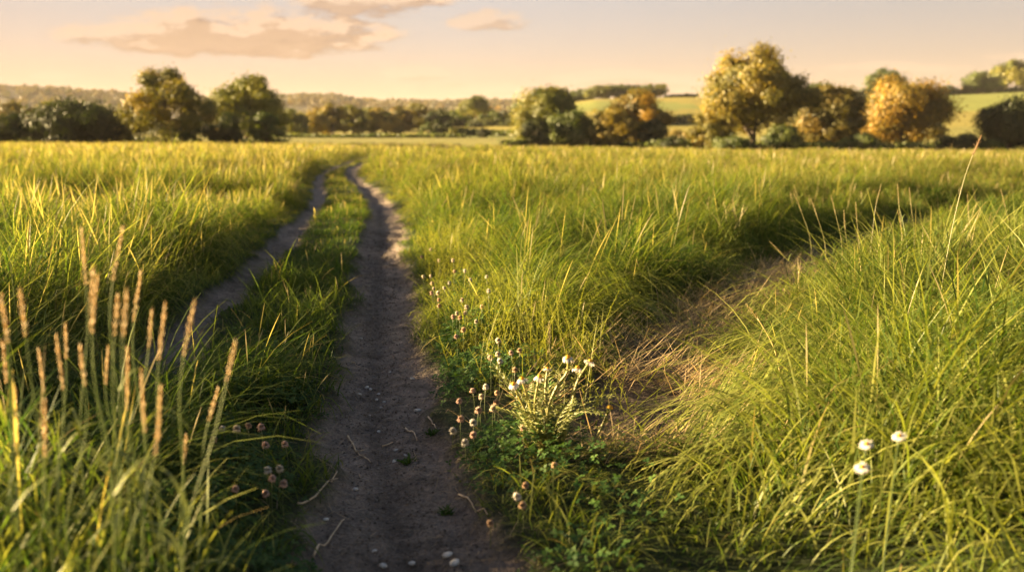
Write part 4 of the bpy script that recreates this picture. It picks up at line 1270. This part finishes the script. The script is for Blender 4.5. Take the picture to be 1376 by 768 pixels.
# trees on the ridge
G = 'trees along the skyline ridge'
RIDGE = [(705, 30, 140, 'green', 'small green tree at the left end of the skyline'), (762, 34, 127, 'green', 'green tree at the left end of the skyline wood'),
         (783, 36, 121, 'green', 'second tree from the left in the skyline wood'), (803, 36, 117, 'ygreen', 'third tree from the left in the skyline wood'),
         (824, 36, 116, 'green', 'fourth tree from the left in the skyline wood'), (843, 34, 114, 'dark', 'fifth tree from the left in the skyline wood'),
         (862, 32, 117, 'green', 'sixth tree from the left in the skyline wood'), (881, 30, 112, 'ygreen', 'tree at the right end of the skyline wood'),
         (905, 26, 129, 'dark', 'low dark tree right of the skyline wood'), (925, 22, 127, 'dark', 'low dark tree on the skyline left of the biggest tree'),
         (1098, 46, 112, 'green', 'green skyline tree behind the brown and green tree'), (1137, 34, 121, 'dark', 'dark skyline tree left of the round green one'),
         (1158, 30, 125, 'dark', 'low dark skyline tree against the round green one'), (1183, 52, 93, 'green', 'round green skyline tree above the orange-gold tree'),
         (1270, 30, 116, 'dark', 'low dark skyline tree right of the orange-gold tree'), (1310, 46, 96, 'green', 'rounded green skyline tree left of the rightmost one'),
         (1335, 28, 112, 'green', 'small green tree between the two right skyline trees'), (1361, 60, 82, 'ygreen', 'largest skyline tree at the right edge of the photo')]
for i, (px, w, top, pal, lab) in enumerate(RIDGE):
    T('broadleaf_tree', px, w, top, 372 + (i % 3) * 6, pal, lab, group=G, seed=70 + i, nl=3000, bare=0.03)


# field hedges on the slope, each one thing
def hedge(pts, hpx, label, pal='dark', seed=0, n=2600, by_depth=None):
    rs = np.random.default_rng(seed + 500)
    W = []
    for p in pts:
        if by_depth: xx = ray(p[0], 180)[0] * by_depth; W.append((xx, by_depth, tz(xx, by_depth)))
        else: W.append(hit(*p))
    W = np.array(W); t = rs.uniform(0, len(W) - 1, n); i = np.minimum(t.astype(int), len(W) - 2); f = (t - i)[:, None]
    c = W[i] * (1 - f) + W[i + 1] * f
    Hh = hpx / F_PX * c[:, 1] * (0.55 + 0.75 * vnoise(t * 9, t * 0, seed))
    c[:, 0] += rs.normal(0, 0.9, n); c[:, 1] += rs.normal(0, 0.9, n)
    c[:, 2] = terrain(c[:, 0], c[:, 1]) + Hh * rs.random(n) ** 0.8
    s = 0.42 * rs.uniform(0.6, 1.4, n) * (c[:, 1] / 250)
    a = rs.normal(0, 1, (n, 3)); a /= np.linalg.norm(a, axis=1)[:, None]
    b = np.cross(a, rs.normal(0, 1, (n, 3))); b /= np.linalg.norm(b, axis=1)[:, None]
    V = np.stack([c - a * s[:, None], c + b * s[:, None] * .7, c + a * s[:, None], c - b * s[:, None] * .7], 1)
    p0, p1, p2 = [np.array(q) for q in PAL[pal]]
    tone = np.clip(vnoise(t * 14, t * 0 + 5, seed) + rs.normal(0, 0.15, n), 0, 1)[:, None]
    cc = p2 + (p0 - p2) * tone
    o = mesh_np('hedge', V.reshape(-1, 3), np.arange(n * 4).reshape(-1, 4), M_LEAF, np.repeat(cc, 4, 0))
    return tag(o, label, 'hedge', 'hedges between the far fields')


hedge([(600, 168), (640, 170), (700, 169)], 9, 'dark hedge crossing the slope right of the lone round tree', seed=1)
hedge([(612, 180), (650, 182), (700, 183)], 6, 'low hedge along the foot of the slope in the middle', 'green', seed=2)
hedge([(640, 154), (670, 153), (710, 152)], 8, 'brownish hedge high on the slope by the lobed tree', 'rust', seed=3)
hedge([(880, 168), (905, 166), (935, 164)], 9, 'dark hedge on the slope left of the biggest tree', seed=4)
hedge([(480, 160), (540, 158), (600, 157), (650, 156)], 12, 'long dark woodland edge behind the middle row', 'green', seed=5, n=5000, by_depth=330)
hedge([(370, 186), (450, 186), (540, 187), (620, 188)], 4, 'low dark line of growth at the far edge of the meadow', 'green', seed=6, n=2500, by_depth=198)
hedge([(-60, 170), (60, 170), (160, 172), (380, 176)], 22, 'long dark hedge behind the left trees', 'dark', seed=7, n=6000, by_depth=205)
hedge([(690, 137), (730, 133), (765, 131)], 9, 'wooded skyline hedge behind the lobed tree', 'green', seed=8, n=2500, by_depth=378)
hedge([(1230, 133), (1280, 131), (1376, 127)], 7, 'low hedge along the right skyline', 'green', seed=9, n=3500, by_depth=378)
hedge([(1060, 138), (1100, 138), (1165, 138)], 12, 'skyline hedge behind the brown and green tree', 'dark', seed=10, n=3000, by_depth=378)
hedge([(890, 204), (960, 205), (1080, 205), (1180, 205), (1376, 207)], 13, 'ragged hedge bottom along the right field edge', 'green', seed=11, n=9000, by_depth=107)
hedge([(690, 196), (760, 196), (880, 197)], 10, 'ragged hedge bottom under the middle right trees', 'green', seed=12, n=5000, by_depth=121)
hedge([(-40, 196), (100, 196), (380, 196)], 10, 'ragged hedge bottom under the left trees', 'dark', seed=13, n=7000, by_depth=114)


# woods that cover the far hill
def far_woods():
    rs = np.random.default_rng(900)
    nb = 3800
    t = rs.uniform(-0.75, 0.75, nb); y = 720 + 800 * rs.random(nb) ** 0.6
    m = fbm(t * 14, y / 120, 77, 3) > 0.40
    t = t[m]; y = y[m]
    t2 = rs.uniform(-0.75, 0.2, 700); t = np.concatenate([t, t2]); y = np.concatenate([y, rs.uniform(1480, 1530, 700)])
    nb = len(t); x = t * y; z = terrain(x, y)
    per = 42
    r = rs.uniform(4, 8, nb)
    c = np.repeat(np.stack([x, y, z], 1), per, 0); rr = np.repeat(r, per); n = len(c)
    off = rs.normal(0, 1, (n, 3)); off /= np.linalg.norm(off, axis=1)[:, None]
    off *= (rs.random(n) ** 0.4 * rr)[:, None]; off[:, 2] = np.abs(off[:, 2]) * 1.1
    pos = c + off; s = rr * 0.26 * rs.uniform(0.6, 1.4, n)
    a = rs.normal(0, 1, (n, 3)); a /= np.linalg.norm(a, axis=1)[:, None]
    b = np.cross(a, rs.normal(0, 1, (n, 3))); b /= np.linalg.norm(b, axis=1)[:, None]
    V = np.stack([pos - a * s[:, None], pos + b * s[:, None] * .7, pos + a * s[:, None], pos - b * s[:, None] * .7], 1)
    tone = np.repeat(rs.random(nb), per)[:, None]
    cc = np.array([0.045, 0.05, 0.018]) * (1 - tone) + np.array([0.13, 0.10, 0.035]) * tone
    o = mesh_np('distant_woodland', V.reshape(-1, 3), np.arange(n * 4).reshape(-1, 4), M_LEAF, np.repeat(cc, 4, 0))
    tag(o, 'hazy brown-green woods covering the far hill on the left skyline', 'woodland', kind='stuff')


far_woods()

# ------------------------------------------------------------------ evening haze
USE_HAZE = True
if USE_HAZE:
    X, Y0, Y1, Z0, Z1 = 9500, -9500, 9500, -60, 150
    V = [(-X, Y0, Z0), (X, Y0, Z0), (X, Y1, Z0), (-X, Y1, Z0), (-X, Y0, Z1), (X, Y0, Z1), (X, Y1, Z1), (-X, Y1, Z1)]
    Q = [(0, 3, 2, 1), (4, 5, 6, 7), (0, 1, 5, 4), (1, 2, 6, 5), (2, 3, 7, 6), (3, 0, 4, 7)]
    m, nt = new_mat('haze_material')
    out = N(nt, 'ShaderNodeOutputMaterial'); v = N(nt, 'ShaderNodeVolumePrincipled')
    v.inputs['Density'].default_value = 0.00007; v.inputs['Color'].default_value = (0.95, 0.88, 0.84, 1); v.inputs['Anisotropy'].default_value = 0.0
    nt.links.new(v.outputs[0], out.inputs['Volume'])
    o = mesh_np('haze', V, Q, m)
    tag(o, 'thin warm evening haze over the far hills', 'haze', kind='stuff')
print('built')
